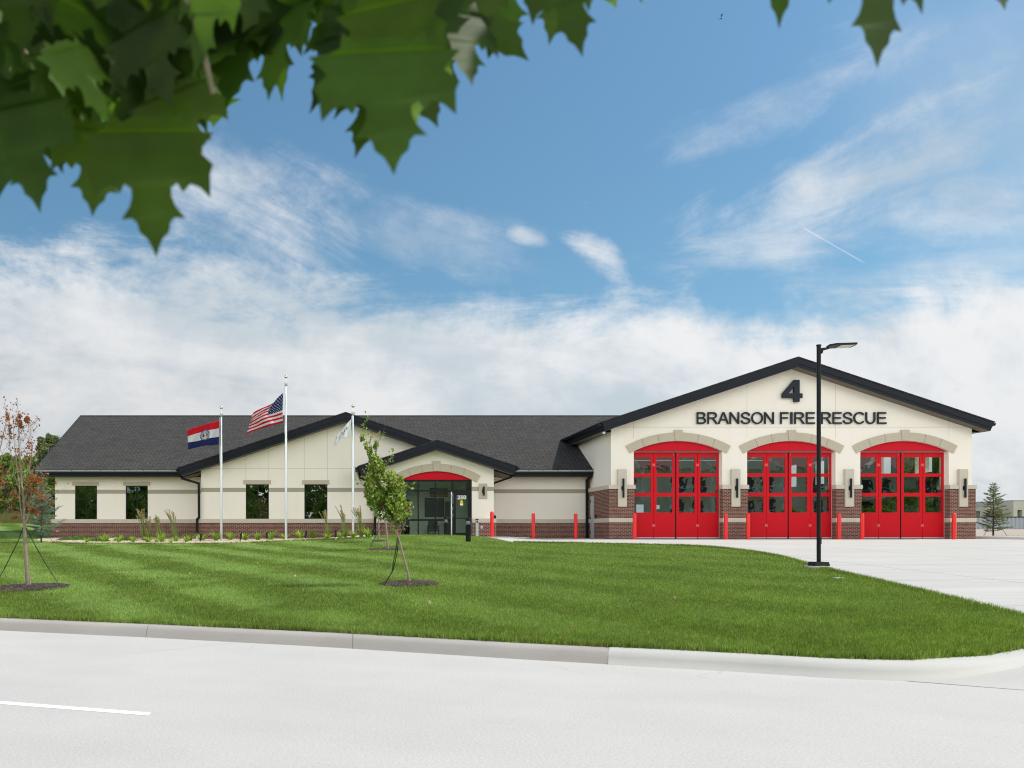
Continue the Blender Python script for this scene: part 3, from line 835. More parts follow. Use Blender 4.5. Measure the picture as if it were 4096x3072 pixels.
# joints
mb = MB(); g = .010
mb.box(BX0, 13.72-.0, ZB-.002, ZB+.01, 5.455, 5.455+g*1.6)
mb.box(13.72, BX1, ZB-.002, ZB+.01, 5.455, 5.455+g*1.6)
for xj in (13.72, 19.26, 23.59, 29.13):
    zlow = 4.9 if xj in (13.72, 29.13) else 4.9
    mb.box(xj-g/2, xj+g/2, ZB-.0025, ZB+.01, zlow, 5.453); mb.box(xj-g/2, xj+g/2, ZB-.0025, ZB+.01, 5.473, bay_top(xj)-.02)
part(mb, 'stucco_joints', 'stucco_joint')
# pilasters: brick with stone bands
PIL = ((12.50, 13.74), (18.04, 19.27), (23.57, 24.80), (29.12, 30.37))
bk = MB(); st = MB()
for i, (a, b) in enumerate(PIL):
    c = (a+b)/2
    pl = 13.13 if i == 0 else (29.74 if i == 3 else c)
    pa, pb = pl-.21, pl+.21
    y1 = ZB + .34 if 0 < i < 3 else ZB + .34
    if i == 0: y1 = ZR
    if i == 3: y1 = 61.9
    bk.box(a, b, ZK, ZB-.001 if i in (1,2) else ZB-.001, 0, .813)
    bk.box(a, b, ZK, ZB-.001, 1.03, 1.57)
    for x0, x1 in ((a, pa), (pb, b)): bk.box(x0, x1, ZK, ZB-.001, 1.57, 2.44)
    st.box(a-.012, b+.012, ZK-.03, ZB-.001, .815, 1.028)
    for x0, x1 in ((a-.035, pa), (pb, b+.035)): st.box(x0, x1, ZK-.045, ZB-.001, 2.442, 2.635)
    st.box(pa+.0005, pb-.0005, ZK-.075, ZB-.001, 1.575, 3.40)
# return of the brick round the left and right sides of the bays
for x0, x1, s_ in ((12.50, 12.619, 0), (30.251, 30.37, 1)):
    yy = ZR if s_ == 0 else 61.9
    bk.box(x0, x1, ZB, yy, 0, .813); bk.box(x0, x1, ZB, yy, 1.03, 2.44)
    st.box(x0-.012*(1-s_), x1+.012*s_, ZB, yy, .815, 1.028); st.box(x0-.035*(1-s_), x1+.035*s_, ZB, yy, 2.442, 2.635)
# jamb brick inside the openings (right jamb faces the camera)
for cx in OC:
    for s_ in (-1, 1):
        xa = cx + s_*HW; xb = cx + s_*(HW-.012)
        bk.box(xa, xb, ZB, ZB+.29, 0, .813); bk.box(xa, xb, ZB, ZB+.29, 1.03, 2.44)
        st.box(xa, cx+s_*(HW-.02), ZB, ZB+.29, .815, 1.028); st.box(xa, cx+s_*(HW-.03), ZB, ZB+.29, 2.442, 2.635)
# ---- arches with keystones
def arch_ring(cx, r0, r1, zc, half, yf, yb, key_w0, key_w1, key_top, key_bot, joints):
    ang = math.asin(half/r0)
    ka = math.asin(key_w0*.5/r0)
    edges = [-ang] + sorted(joints_sign for joints_sign in [s*j for j in joints for s in (-1, 1)]) + [ang]
    segs = []
    full = sorted(set([-ang, ang] + [s*j for j in joints for s in (-1,1)]))
    # split the middle segment about the keystone
    rng = []
    for a, b in zip(full, full[1:]):
        if a < 0 < b: rng += [(a, -ka), (ka, b)]
        else: rng.append((a, b))
    gp = .0016
    for a, b in rng:
        a2, b2 = a+gp, b-gp
        n = 6
        lo = [(cx + r0*math.sin(a2+(b2-a2)*i/n), zc + r0*math.cos(a2+(b2-a2)*i/n)) for i in range(n+1)]
        hi = [(cx + r1*math.sin(a2+(b2-a2)*i/n), zc + r1*math.cos(a2+(b2-a2)*i/n)) for i in range(n+1)]
        for i in range(n):
            st2.prism([lo[i], lo[i+1], hi[i+1], hi[i]], yf, yb)
    st2.prism([(cx-key_w0/2, key_bot), (cx+key_w0/2, key_bot), (cx+key_w1/2, key_top), (cx-key_w1/2, key_top)], yf-.03, yb-.001)
st2 = MB()
for cx in OC:
    arch_ring(cx, AR, AR+.41, AZ, 2.37, ZB-.05, ZB-.001, .29, .41, 5.32, ATOP+.005, (math.radians(10.9), math.radians(19.7)))
part(st2, 'arch_stone_trim', 'arch_stone')

# ---- bay doors
def bay_door(cx, nm_extra):
    x0, x1 = cx-HW+.03, cx+HW-.03
    yd = ZB + .30
    org = (cx, yd, 0)
    fr = MB(); fr.box(cx-HW, x0, yd-.005, yd+.11, 0, 4.26); fr.box(x1, cx+HW, yd-.005, yd+.11, 0, 4.26)
    fr.box(cx-HW, cx+HW, yd-.04, yd+.11, 4.262, 4.30)
    # dark gap in the middle and behind the leaves
    fr2 = MB(); fr2.box(cx-.05, cx+.05, yd+.03, yd+.05, .02, 4.25)
    d = fr.build('bay_door', 'white_trim', parent=FS, origin=org)
    fr2.build('centre_seal', 'black_metal', parent=d)
    lun = MB(); a = arch(cx, AR-.004, HW-.004, 16); lun.prism([(cx-HW+.004, 4.302), *a, (cx+HW-.004, 4.302)], ZB+.10, ZB+.12)
    lun.build('arched_panel', 'red_panel', parent=d)
    W = (x1-x0-.05)/4 
    edges = [x0, x0+W, cx-.022, cx+.022+0, x1-W, x1]
    leaves = [(x0, x0+W-.008), (x0+W+.008, cx-.034), (cx+.034, x1-W-.008), (x1-W+.008, x1)]
    rows = [(1.30, 2.09), (2.27, 3.06), (3.22, 4.02)]
    for k, (a, b) in enumerate(leaves):
        ml, mr = .13, .13
        if k in (0, 3): ml, mr = (.10, .13) if k == 0 else (.13, .10)
        holes = [(a+ml, b-mr, z0, z1) for z0, z1 in rows]
        lf = MB(); lf.wallgrid(a, b, .075, 4.255, holes, yd, yd+.06)
        L = lf.build('door_leaf', 'red_door', parent=d)
        gl = MB()
        for h in holes: gl.add([(h[0], yd+.03, h[2]), (h[1], yd+.03, h[2]), (h[1], yd+.03, h[3]), (h[0], yd+.03, h[3])], [(0,1,2,3)])
        g_ = gl.build('glass_panes', 'door_glass', parent=d)
        sw = MB(); sw.box(a, b, yd+.02, yd+.05, .0, .073); sw.build('floor_seal', 'black_metal', parent=d)
        tr = MB(); tr.box(a+.01, b-.01, yd-.004, yd+.018, .03, .07); tr.build('threshold_strip', 'white_trim', parent=d)
    hg = MB()
    for xc in (x0+W, x1-W):
        for zz in (.66, 3.64):
            for dx in (-.055, -.03, .03, .055)[::3] + (-.02, .02)[:0]:
                for dz in (-.045, .045): hg.box(xc+dx-.012, xc+dx+.012, yd-.014, yd-.001, zz+dz-.012, zz+dz+.012)
    for dx in (-.11, .11):
        for zz in (4.13, 4.20): hg.box(cx+dx-.012, cx+dx+.012, yd-.014, yd-.001, zz-.012, zz+.012)
    for xc in (x0+W, x1-W):
        for zz in (.66, 3.64): hg.box(xc-.07, xc+.07, yd-.003, yd-.0005, zz-.065, zz+.065)
    for dx in (-.11, .11): hg.box(cx+dx-.02, cx+dx+.02, yd-.003, yd-.0005, 4.11, 4.22)
    split_build(hg, 'hinge', 'red_hinge', d, .012)
    return d
for i, cx in enumerate(OC): bay_door(cx, i)

# ---- gable roofs: fascia boards, soffit, shingles
def gable(xc, zp, half, yf, ywall, tops, name, slope=SL, left=True, right=True, eave_back=None, thick=.50, shingle_over=.05):
    """chevron fascia at yf; xc, zp outer top of the peak; half = half width at the top"""
    def zt(x): return zp - slope*abs(x-xc)
    nrm = math.hypot(1, slope)
    def board(t0, t1, y0, y1, inset=0.0):
        m = MB()
        for s_ in ((-1,) if left else ()) + ((1,) if right else ()):
            xe = xc + s_*half
            # end cut square to the slope
            dx0 = -s_*t0*slope; dx1 = -s_*t1*slope
            pts = [(xc, zp-t0), (xe+dx0, zt(xe)-t0 + slope*abs(dx0)), (xe+dx1, zt(xe)-t1+slope*abs(dx1)), (xc, zp-t1)]
            m.prism(pts, y0, y1)
        return m
    fa = board(.05, .34, yf, yf+.03); f_ = part(fa, 'fascia_board', 'navy_metal')
    fb = board(.3405, thick, yf+.025, yf+.06); part(fb, 'fascia_board', 'navy_metal')
    so = board(thick-.012, thick-.002, yf+.061, ywall-.001); part(so, 'soffit', 'soffit')
    return zt
# bay roof
RZP, RHW = 8.79, 9.45
YF_B = 41.27
zt_bay = gable(BXC, RZP, RHW, YF_B, ZB, None, 'bay')
m = MB()
def roof_plane(mb, xa, xb, zt, y0, y1, th=.05):
    mb.slab([(xa, y0, zt(xa)), (xb, y0, zt(xb)), (xb, y1, zt(xb)), (xa, y1, zt(xa))], th)
roof_plane(m, BXC-RHW-.02, BXC, zt_bay, YF_B-.03, 63); roof_plane(m, BXC, BXC+RHW+.02, zt_bay, YF_B-.03, 63)
part(m, 'bay_roof', 'shingles', slope_uv=True)
# roof body under the shingles along the side eaves
m = MB()
for s_ in (-1, 1):
    xe = BXC + s_*RHW; ze = zt_bay(xe)
    xin = BX0+.0 if s_ < 0 else BX1
    # eave fascia and sloping soffit back to the wall
    x_f = xe - s_*.155*1.0
    m.prism([(xe-s_*.02, ze-.05), (xe-s_*.155, ze-.44), (xe-s_*.19, ze-.44), (xe-s_*.06, ze-.05)][::1], YF_B+.061, 63)
part(m, 'eave_fascia', 'navy_metal')
m = MB()
for s_ in (-1, 1):
    xe = BXC + s_*RHW; ze = zt_bay(xe); xi = BX0 if s_ < 0 else BX1
    zi = bay_top(xi) - .17
    m.prism([(xe-s_*.155, ze-.455), (xi-s_*-.001, bay_top(xi)-.18), (xi-s_*-.001, bay_top(xi)-.16), (xe-s_*.155, ze-.44)], ZB-.0, 63)
    m.prism([(xe-s_*.155, ze-.456), (xi-s_*-.001, bay_top(xi)-.03), (xi-s_*-.001, bay_top(xi)-.02), (xe-s_*.155, ze-.445)], YF_B+.061, ZB-.001)
part(m, 'eave_soffit', 'soffit')
# gutters
def gutter(pts_fn, name='gutter'): pass
m = MB()
for s_ in (-1, 1):
    xe = BXC + s_*RHW; ze = zt_bay(xe)
    m.prism([(xe-s_*.02, ze-.06), (xe-s_*.06, ze-.20), (xe+s_*.09, ze-.20), (xe+s_*.15, ze-.13), (xe+s_*.16, ze-.07)], YF_B+.10, 49.0 if s_ < 0 else 62)
part(m, 'gutter', 'navy_metal')

# ---- main roof
EY, EZ, MS = 44.95, 3.61, .5
def zm(y): return EZ + MS*(y-EY)
RY = 52.63; RZ = zm(RY); RX0 = -16.72
m = MB()
def xr_valley(y): return BXC - (RZP - zm(y))/SL   # where the main slope meets the bay roof
m.slab([(RX0, EY, EZ), (12.61, EY, EZ), (12.61, 49.1, zm(49.1)), (xr_valley(49.1)+.6, 49.1, zm(49.1)), (xr_valley(RY)+.3, RY, RZ), (RX0, RY, RZ)], .06)
m.slab([(RX0, RY, RZ), (xr_valley(RY)+.3, RY, RZ), (xr_valley(RY)+.3, RY+7.6, RZ-3.8), (RX0, RY+7.6, RZ-3.8)], .06)
part(m, 'main_roof', 'shingles', slope_uv=True)
m = MB(); m.tube([(RX0, RY, RZ+.01), (17.3, RY, RZ+.01)], .045, 6); part(m, 'ridge_cap', 'shingles')
m = MB()   # rake board at the left end
m.add([(RX0-.03, EY, EZ+.01), (RX0-.03, RY, RZ+.01), (RX0-.03, RY, RZ-.3), (RX0-.03, EY, EZ-.3), (RX0+.0, EY, EZ+.01), (RX0, RY, RZ+.01), (RX0, RY, RZ-.3), (RX0, EY, EZ-.3)],
      [(0,3,2,1),(4,5,6,7),(0,1,5,4),(1,2,6,5),(2,3,7,6),(3,0,4,7)])
part(m, 'rake_board', 'navy_metal')
# eaves of the left wing and of the recessed wall
fas, drip, sof, gut = MB(), MB(), MB(), MB()
for x0, x1 in ((-16.60, -8.95), (8.05, 12.56)):
    drip.box(x0, x1, EY-.125, EY-.118, 3.505, 3.575)
    gut.prism([(0,0)]*0 or [(x0, 3.40), (x1, 3.40), (x1, 3.505), (x0, 3.505)], EY-.12, EY-.005)
    fas.box(x0+.05, x1, EY, EY+.03, 3.24, 3.55)
    sof.box(x0+.05, x1, EY+.031, ZR-.001, 3.245, 3.262)
    fas.box(x0+.05, x1, EY-.06, EY-.001, 3.39, 3.399)
    drip.box(x0, x1, EY-.116, EY-.0, 3.506, 3.53)
    for k in range(int((x1-x0)/.75)):
        xx = x0 + .4 + k*.75; gut.box(xx-.02, xx+.02, EY-.135, EY-.126, 3.54, 3.575)
part(fas, 'eave_fascia', 'black_metal'); part(gut, 'gutter', 'black_metal'); part(drip, 'drip_edge', 'drip_metal'); part(sof, 'eave_soffit', 'soffit')

# ---- left gable roof and entrance roof
GXC, GZP, GHW, YF_G = -.36, 6.46, 8.55, 43.69
zt_g = lambda x: GZP - SL*abs(x-GXC)
EXC, EZP, EHW, YF_E = 4.225, 4.955, 3.98, 42.79
zt_e = lambda x: EZP - SL*abs(x-EXC)
def chevron(m, xc, zt, xa, xb, t0, t1, y0, y1, cut_l=False, cut_r=False):
    """one straight board between xa and xb under the roof line"""
    def p(x, t, s_):
        return (x, zt(x)-t)
    def endp(x, t, s_):
        dx = -s_*t*SL
        return (x+dx, zt(x)-t+SL*abs(dx)*(1))
    a0 = endp(xa, t0, -1) if cut_l else p(xa, t0, 0); a1 = endp(xa, t1, -1) if cut_l else p(xa, t1, 0)
    b0 = endp(xb, t0, 1) if cut_r else p(xb, t0, 0); b1 = endp(xb, t1, 1) if cut_r else p(xb, t1, 0)
    m.prism([a0, a1, b1, b0], y0, y1)
def boards(xc, zt, xa, xb, yf, ywall, th, cut_l, cut_r):
    up, lo, so = MB(), MB(), MB()
    for a, b, cl, cr in ((xa, xc, cut_l, False), (xc, xb, False, cut_r)):
        chevron(up, xc, zt, a, b, .05, .29, yf, yf+.03, cl, cr)
        chevron(lo, xc, zt, a, b, .2905, th, yf+.025, yf+.06, cl, cr)
        chevron(so, xc, zt, a, b, th-.012, th-.002, yf+.061, ywall-.002, cl, cr)
    part(up, 'fascia_board', 'navy_metal'); part(lo, 'fascia_board', 'navy_metal'); part(so, 'soffit', 'soffit')
boards(GXC, zt_g, GXC-GHW, 4.2, YF_G, ZG, .48, True, False)
boards(EXC, zt_e, EXC-EHW, EXC+EHW, YF_E, ZE, .48, True, True)
def ymeet(z): return EY + (z-EZ)/MS
m = MB()
xl = GXC-GHW-.02
m.slab([(xl, YF_G-.03, zt_g(xl)), (GXC, YF_G-.03, GZP), (GXC, ymeet(GZP)+.05, GZP), (xl, ymeet(zt_g(xl))+.05, zt_g(xl))], .05)
m.slab([(GXC, YF_G-.03, GZP), (4.2, YF_G-.03, zt_g(4.2)), (4.2, ymeet(zt_g(4.2))+.05, zt_g(4.2)), (GXC, ymeet(GZP)+.05, GZP)], .05)
part(m, 'gable_roof', 'shingles', slope_uv=True)
m = MB()
xl = EXC-EHW-.02; xr = EXC+EHW+.02
m.slab([(xl, YF_E-.03, zt_e(xl)), (EXC, YF_E-.03, EZP), (EXC, ZG-.003, EZP), (xl, ZG-.003, zt_e(xl))], .05)
m.slab([(EXC, YF_E-.03, EZP), (xr, YF_E-.03, zt_e(xr)), (xr, ymeet(zt_e(xr))+.05, zt_e(xr)), (EXC, ymeet(EZP)+.05, EZP)], .05)
part(m, 'entrance_roof', 'shingles', slope_uv=True)
# gutters along the side eaves of the two gables + level soffit to the right of the entrance
m = MB()
xe = GXC-GHW; ze = zt_g(xe); m.prism([(xe-.01, ze-.06), (xe-.01, ze-.20), (xe-.13, ze-.18), (xe-.15, ze-.07)], YF_G+.08, EY-.13)
xe = EXC-EHW; ze = zt_e(xe); m.prism([(xe-.01, ze-.06), (xe+.01, ze-.22), (xe-.11, ze-.20), (xe-.13, ze-.07)], YF_E+.06, ZG-.01)
xe = EXC+EHW; ze = zt_e(xe); m.prism([(xe+.01, ze-.06), (xe-.01, ze-.22), (xe+.10, ze-.20), (xe+.13, ze-.07)], YF_E+.06, EY-.13)
part(m, 'gutter', 'navy_metal')
m = MB()
m.prism([(7.14, 3.42), (8.09, 3.14), (8.09, 3.155), (7.14, 3.435)], ZE, ZR-.01)
m.prism([(.32, 3.14), (1.30, 3.42), (1.30, 3.435), (.32, 3.155)], ZE, ZG-.01)
m.prism([(-8.83, 3.14), (-7.85, 3.42), (-7.85, 3.435), (-8.83, 3.155)], ZG, ZR-.01)
part(m, 'eave_soffit', 'soffit')
m = MB()
m.box(8.09, 8.12, YF_E+.061, EY+.0, 3.14, 3.56); m.box(.29, .32, YF_E+.061, ZG-.01, 3.14, 3.56); m.box(-8.86, -8.83, YF_G+.061, EY, 3.14, 3.56)
part(m, 'eave_fascia', 'navy_metal')

# ---- walls of the left wing, recess, gable, entrance
def wx(px, Y): return PX(px, Y)
win_w = [(wx(299.7,ZR), wx(387.9,ZR), 1.0, 2.80), (wx(502.7,ZR), wx(591.3,ZR), 1.0, 2.80)]
win_g = [(wx(983.2,ZG), wx(1075.4,ZG), 1.01, 2.80), (wx(1217.4,ZG), wx(1309.6,ZG), 1.01, 2.80)]
LX0 = -15.83
m = MB(); m.wallgrid(LX0, -7.60, 0, 3.26, win_w, ZR, ZR+.25); m.box(LX0, LX0+.25, ZR+.25, 59.5, 0, 3.4)
m.add([(LX0, EY+.6, 3.4), (LX0, 59.6, 3.4), (LX0, RY, RZ-.1)], [(0,2,1)])
m.box(7.14, 12.49, ZR, ZR+.25, 0, 3.26)
part(m, 'wing_wall', 'stucco')
m = MB(); GX0, GX1 = -7.84, 4.0
m.wallgrid(GX0, 1.30, 0, 3.60, win_g, ZG, ZG+.25)
gt = lambda x: zt_g(x) - .485
m.prism([(GX0, 3.60), (1.30, 3.60), (1.30, gt(1.30)), (GXC, gt(GXC)), (GX0, gt(GX0))] if gt(GX0) > 3.6 else [(GX0 + (3.60-gt(GX0))/SL, 3.60), (1.30, 3.60), (1.30, gt(1.30)), (GXC, gt(GXC))], ZG, ZG+.25)
m.prism([(1.30, 3.42), (4.0, 3.42), (4.0, gt(4.0)), (1.30, gt(1.30))], ZG, ZG+.25)
m.box(GX0, GX0+.25, ZG+.25, ZR+.1, 0, 3.38)
part(m, 'gable_wall', 'stucco')
m = MB()
EX0, EX1 = 1.31, 7.14
oc, ohw, oz = (wx(1604.3,ZE)+wx(1887.8,ZE))/2, 1.794, 2.98
eR = 3.925; ezc = 2.98+.434-eR
et = lambda x: zt_e(x) - .485
arc_e = [(oc + eR*math.sin(t), ezc + eR*math.cos(t)) for t in np.linspace(-math.asin(ohw/eR), math.asin(ohw/eR), 15)]
m.prism([(EX0, 0), (EX0, et(EX0)), (EXC, et(EXC)), (EX1, et(EX1)), (EX1, 0), (oc+ohw, 0)] + list(reversed(arc_e)) + [(oc-ohw, 0)], ZE, ZE+.25)
m.box(EX1-.25, EX1, ZE+.25, ZR-.01, 0, 3.40); m.box(EX0, EX0+.25, ZE+.25, ZG-.01, 0, 3.40)
part(m, 'entrance_wall', 'stucco')
# joints on the gable
m = MB()
for a, b in ((GX0+ .75, 1.30),):
    m.box(GX0+.02, .0, ZG-.002, ZG+.01, 3.600, 3.616)
for x in (win_g[0][0], win_g[0][1], win_g[1][0], win_g[1][1]):
    m.box(x-.006, x+.006, ZG-.0025, ZG+.01, 3.02, 3.598); 
    m.box(x-.006, x+.006, ZG-.0025, ZG+.01, 3.618, gt(x)-.01)
for x in (win_w[0][0], win_w[1][0], win_w[1][1]): m.box(x-.005, x+.005, ZR-.0025, ZR+.01, 3.02, 3.24)
part(m, 'stucco_joints', 'stucco_joint')
# painted stripe
m = MB()
def segs(x0, x1, cuts):
    xs = [x0] + [c for h in cuts for c in h] + [x1]
    return [(xs[i], xs[i+1]) for i in range(0, len(xs), 2)]
for a, b in segs(LX0, -7.85, [(h[0], h[1]) for h in win_w]): m.box(a, b, ZR-.004, ZR-.0, 2.375, 2.585)
m.box(7.16, 12.49, ZR-.004, ZR, 2.40, 2.61)
for a, b in segs(GX0, 1.30, [(h[0], h[1]) for h in win_g]): m.box(a, b, ZG-.004, ZG, 2.41, 2.62)
pq0, pq1 = wx(1915.2,ZE), wx(1948.2,ZE)
m.box(EX0, oc-ohw, ZE-.004, ZE, 2.41, 2.63); m.box(oc+ohw, pq0, ZE-.004, ZE, 2.41, 2.63); m.box(pq1, EX1, ZE-.004, ZE, 2.41, 2.63)
part(m, 'painted_stripe', 'stripe_paint')
# brick base and stone cap
segs_b = [(-15.98, -7.96, ZR), (7.26, 12.495, ZR), (-7.95, 1.18, ZG), (1.19, oc-ohw, ZE), (oc+ohw, 7.25, ZE)]
for a, b, Y in segs_b:
    bk.box(a, b, Y-.10, Y-.001, -.25, STZ0); st.box(a-.0, b+.0, Y-.125, Y-.001, STZ0+.001, STZ1)
bk.box(-15.98, -15.83-.001, ZR, 59.5, -.25, STZ0); bk.box(7.141, 7.25, ZE, ZR-.11, -.1, STZ0); st.box(7.141, 7.265, ZE, ZR-.13, STZ0+.001, STZ1)
part(bk, 'brick_base', 'brick'); part(st, 'stone_band', 'cast_stone')
# windows
def window(x0, x1, z0, z1, Y, lintel, room):
    org = ((x0+x1)/2, Y, z0)
    f = MB(); t = .05; y0, y1 = Y+.05, Y+.13
    f.box(x0, x0+t, y0, y1, z0, z1); f.box(x1-t, x1, y0, y1, z0, z1); f.box(x0+t, x1-t, y0, y1, z0, z0+t); f.box(x0+t, x1-t, y0, y1, z1-t, z1)
    xm = (x0+x1)/2; zmid = z0 + (z1-z0)*.60
    f.box(xm-.022, xm+.022, y0, y1, z0+t, z1-t); f.box(x0+t, xm-.022, y0, y1, zmid-.022, zmid+.022); f.box(xm+.022, x1-t, y0, y1, zmid-.022, zmid+.022)
    w = f.build('window', 'black_frame', parent=FS, origin=org)
    g = MB(); g.add([(x0+t, y0+.04, z0+t), (x1-t, y0+.04, z0+t), (x1-t, y0+.04, z1-t), (x0+t, y0+.04, z1-t)], [(0,1,2,3)])
    g.build('pane', 'window_glass', parent=w)
    l = MB(); l.box(lintel[0], xm-.002, Y-.04, Y-.001, lintel[2], lintel[3]); l.box(xm+.002, lintel[1], Y-.04, Y-.001, lintel[2], lintel[3])
    l.build('lintel', 'arch_stone', parent=w)
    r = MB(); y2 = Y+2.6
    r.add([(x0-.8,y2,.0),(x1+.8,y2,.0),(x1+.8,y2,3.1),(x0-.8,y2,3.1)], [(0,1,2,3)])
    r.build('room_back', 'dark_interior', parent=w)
for h, (a, b) in zip(win_w, ((289.3,396.5),(492.8,600))): window(*h, ZR, (wx(a,ZR), wx(b,ZR), 2.81, 3.00), None)
for h, (a, b) in zip(win_g, ((973.7,1083.5),(1208.3,1316.8))): window(*h, ZG, (wx(a,ZG), wx(b,ZG), 2.81, 3.02), None)
# dark partition inside so that no light leaks through
m = MB(); m.box(LX0+.3, 12.5, 51.0, 51.1, 0, 3.2); m.box(LX0+.3, 1.3, 48.3, 51, 3.1, 3.2); m.box(LX0+.3, 12.4, ZR+.26, 51, -.1, -.05)
part(m, 'inner_partition', 'dark_interior')

# ---- entrance: arch, glazing, door
st2 = MB()
arch_ring(oc, eR, eR+.385, ezc, 2.03, ZE-.05, ZE-.001, .27, .40, PZ(1844.5,ZE), ezc+eR+.005, (math.radians(10.4), math.radians(19.6)))
part(st2, 'arch_stone_trim', 'arch_stone')
m = MB(); m.prism([(oc-ohw+.003, 2.985)] + [(oc+(eR-.004)*math.sin(t), ezc+(eR-.004)*math.cos(t)) for t in np.linspace(-math.asin((ohw-.003)/eR), math.asin((ohw-.003)/eR), 15)] + [(oc+ohw-.003, 2.985)], ZE+.06, ZE+.08)
part(m, 'arched_panel', 'red_panel')
YG = ZE + .10
GO = (oc, YG, 0)
fr = MB(); x0, x1 = oc-ohw, oc+ohw
def gx(px): return PX(px, YG)
fw = .06
mull = [gx(1673.1), gx(1741.2), gx(1810.6)]
fr.box(x0, x0+fw, YG, YG+.12, 0, 2.98); fr.box(x1-.10, x1, YG, YG+.12, 0, 2.98)
fr.box(x0+fw, x1-.10, YG, YG+.12, 2.90, 2.98)
for i, xm in enumerate(mull):
    w = .028 if i < 2 else .05
    fr.box(xm-w, xm+w, YG, YG+.12, 0, 2.90)
bays_ = [(x0+fw, mull[0]-.028), (mull[0]+.028, mull[1]-.028), (mull[1]+.028, mull[2]-.05)]
for a, b in bays_:
    fr.box(a, b, YG, YG+.12, 0, .09); fr.box(a, b, YG+.002, YG+.11, PZ(2084,YG), PZ(2076,YG)); fr.box(a, b, YG+.002, YG+.11, PZ(1965.5,YG), PZ(1960,YG))
fr.box(mull[2]+.05, x1-.10, YG+.002, YG+.11, PZ(1975,YG), PZ(1958.5,YG))
glz = fr.build('entrance_glazing', 'black_frame', parent=FS, origin=GO)
g = MB(); g.add([(x0+fw, YG+.06, .09), (mull[2]-.05, YG+.06, .09), (mull[2]-.05, YG+.06, 2.90), (x0+fw, YG+.06, 2.90)], [(0,1,2,3)])
g.add([(mull[2]+.05, YG+.06, PZ(1958.5,YG)), (x1-.10, YG+.06, PZ(1958.5,YG)), (x1-.10, YG+.06, 2.90), (mull[2]+.05, YG+.06, 2.90)], [(0,1,2,3)])
g.build('glass_panes', 'lobby_glass', parent=glz)
dx0, dx1 = mull[2]+.055, x1-.105; gx0, gx1 = gx(1823.4), gx(1871.2)
dtop = PZ(1975,YG)-.005; gz1, gz0 = PZ(1976.2,YG)-.06, .30
d = MB(); d.wallgrid(dx0, dx1, .02, dtop, [(gx0, gx1, gz0, gz1)], YG+.01, YG+.06)
dr = d.build('entrance_door', 'black_frame', parent=FS, origin=((dx0+dx1)/2, YG, 0))
g = MB(); g.add([(gx0, YG+.035, gz0), (gx1, YG+.035, gz0), (gx1, YG+.035, gz1), (gx0, YG+.035, gz1)], [(0,1,2,3)]); g.build('glass_pane', 'lobby_glass', parent=dr)
g = MB(); g.box(gx0, gx1, YG+.015, YG+.03, 1.02, 1.06); g.build('push_bar', 'black_metal', parent=dr)
g = MB(); g.tube([(dx0+.07, YG-.05, .85), (dx0+.07, YG-.05, 1.2)], .012, 6); g.box(dx0+.06, dx0+.08, YG-.05, YG+.01, .87, .89); g.box(dx0+.06, dx0+.08, YG-.05, YG+.01, 1.16, 1.18); g.build('door_handle', 'black_metal', parent=dr)

def text_mesh(txt, x0, x1, z0, z1, y, depth, mat, name, parent, bold=0.0):
    cu = bpy.data.curves.new(name, 'FONT'); cu.body = txt; cu.size = 1.0; cu.offset = bold; cu.resolution_u = 3; cu.extrude = .5
    ob = bpy.data.objects.new(name, cu); C.objects.link(ob)
    dg = bpy.context.evaluated_depsgraph_get(); dg.update()
    me = bpy.data.meshes.new_from_object(ob.evaluated_get(dg)); bpy.data.objects.remove(ob)
    V = np.array([v.co for v in me.vertices]); lo, hi = V.min(0), V.max(0)
    m = MB()
    m.v = [(x0+(p[0]-lo[0])/(hi[0]-lo[0])*(x1-x0), y+depth*(1-(p[2]-lo[2])/(hi[2]-lo[2])) , z0+(p[1]-lo[1])/(hi[1]-lo[1])*(z1-z0)) for p in V]
    m.f = [tuple(p.vertices) for p in me.polygons]
    bpy.data.meshes.remove(me)
    return m.build(name, mat, parent=parent)
text_mesh('250', gx(1829.5), gx(1865), PZ(1997.3,YG), PZ(1981,YG), YG+.026, .004, 'white_paint', 'door_number', dr, .03)
g = MB(); cxs, w_ = gx(1846.3), .082
g.prism([(cxs-w_, 1.70+.07), (cxs+w_, 1.77), (cxs+w_, 1.87), (cxs+w_*.7, 1.93), (cxs, 1.955), (cxs-w_*.7, 1.93), (cxs-w_, 1.87)], YG+.022, YG+.026); g.build('door_sticker', 'yellow_paint', parent=dr)
g = MB(); g.box(cxs-w_, cxs+w_, YG+.022, YG+.026, 1.69, 1.768); g.build('door_sticker', 'white_paint', parent=dr)
g = MB(); g.box(cxs-w_, cxs+w_, YG+.019, YG+.0215, 1.845, 1.872); g.build('door_sticker', 'dark_letter', parent=dr)
# lobby room
LY = 47.4
m = MB()
lx0, lx1 = x0-.6, x1+.35
m.add([(lx0, LY, -.02), (lx1, LY, -.02), (lx1, LY, 3.2), (lx0, LY, 3.2)], [(0,1,2,3)])
m.add([(lx0, YG+.15, -.02), (lx0, LY, -.02), (lx0, LY, 3.2), (lx0, YG+.15, 3.2)], [(0,1,2,3)])
m.add([(lx1, YG+.15, -.02), (lx1, LY, -.02), (lx1, LY, 3.2), (lx1, YG+.15, 3.2)], [(0,3,2,1)])
m.add([(lx0, YG+.15, 3.2), (lx1, YG+.15, 3.2), (lx1, LY, 3.2), (lx0, LY, 3.2)], [(0,1,2,3)])
part(m, 'lobby_wall', 'room_wall')
m = MB(); m.add([(lx0, YG+.13, -.018), (lx1, YG+.13, -.018), (lx1, LY, -.018), (lx0, LY, -.018)], [(0,1,2,3)]); part(m, 'lobby_floor', 'lobby_tile')
def lp(px, py): return PX(px, LY-.06), PZ(py, LY-.06)
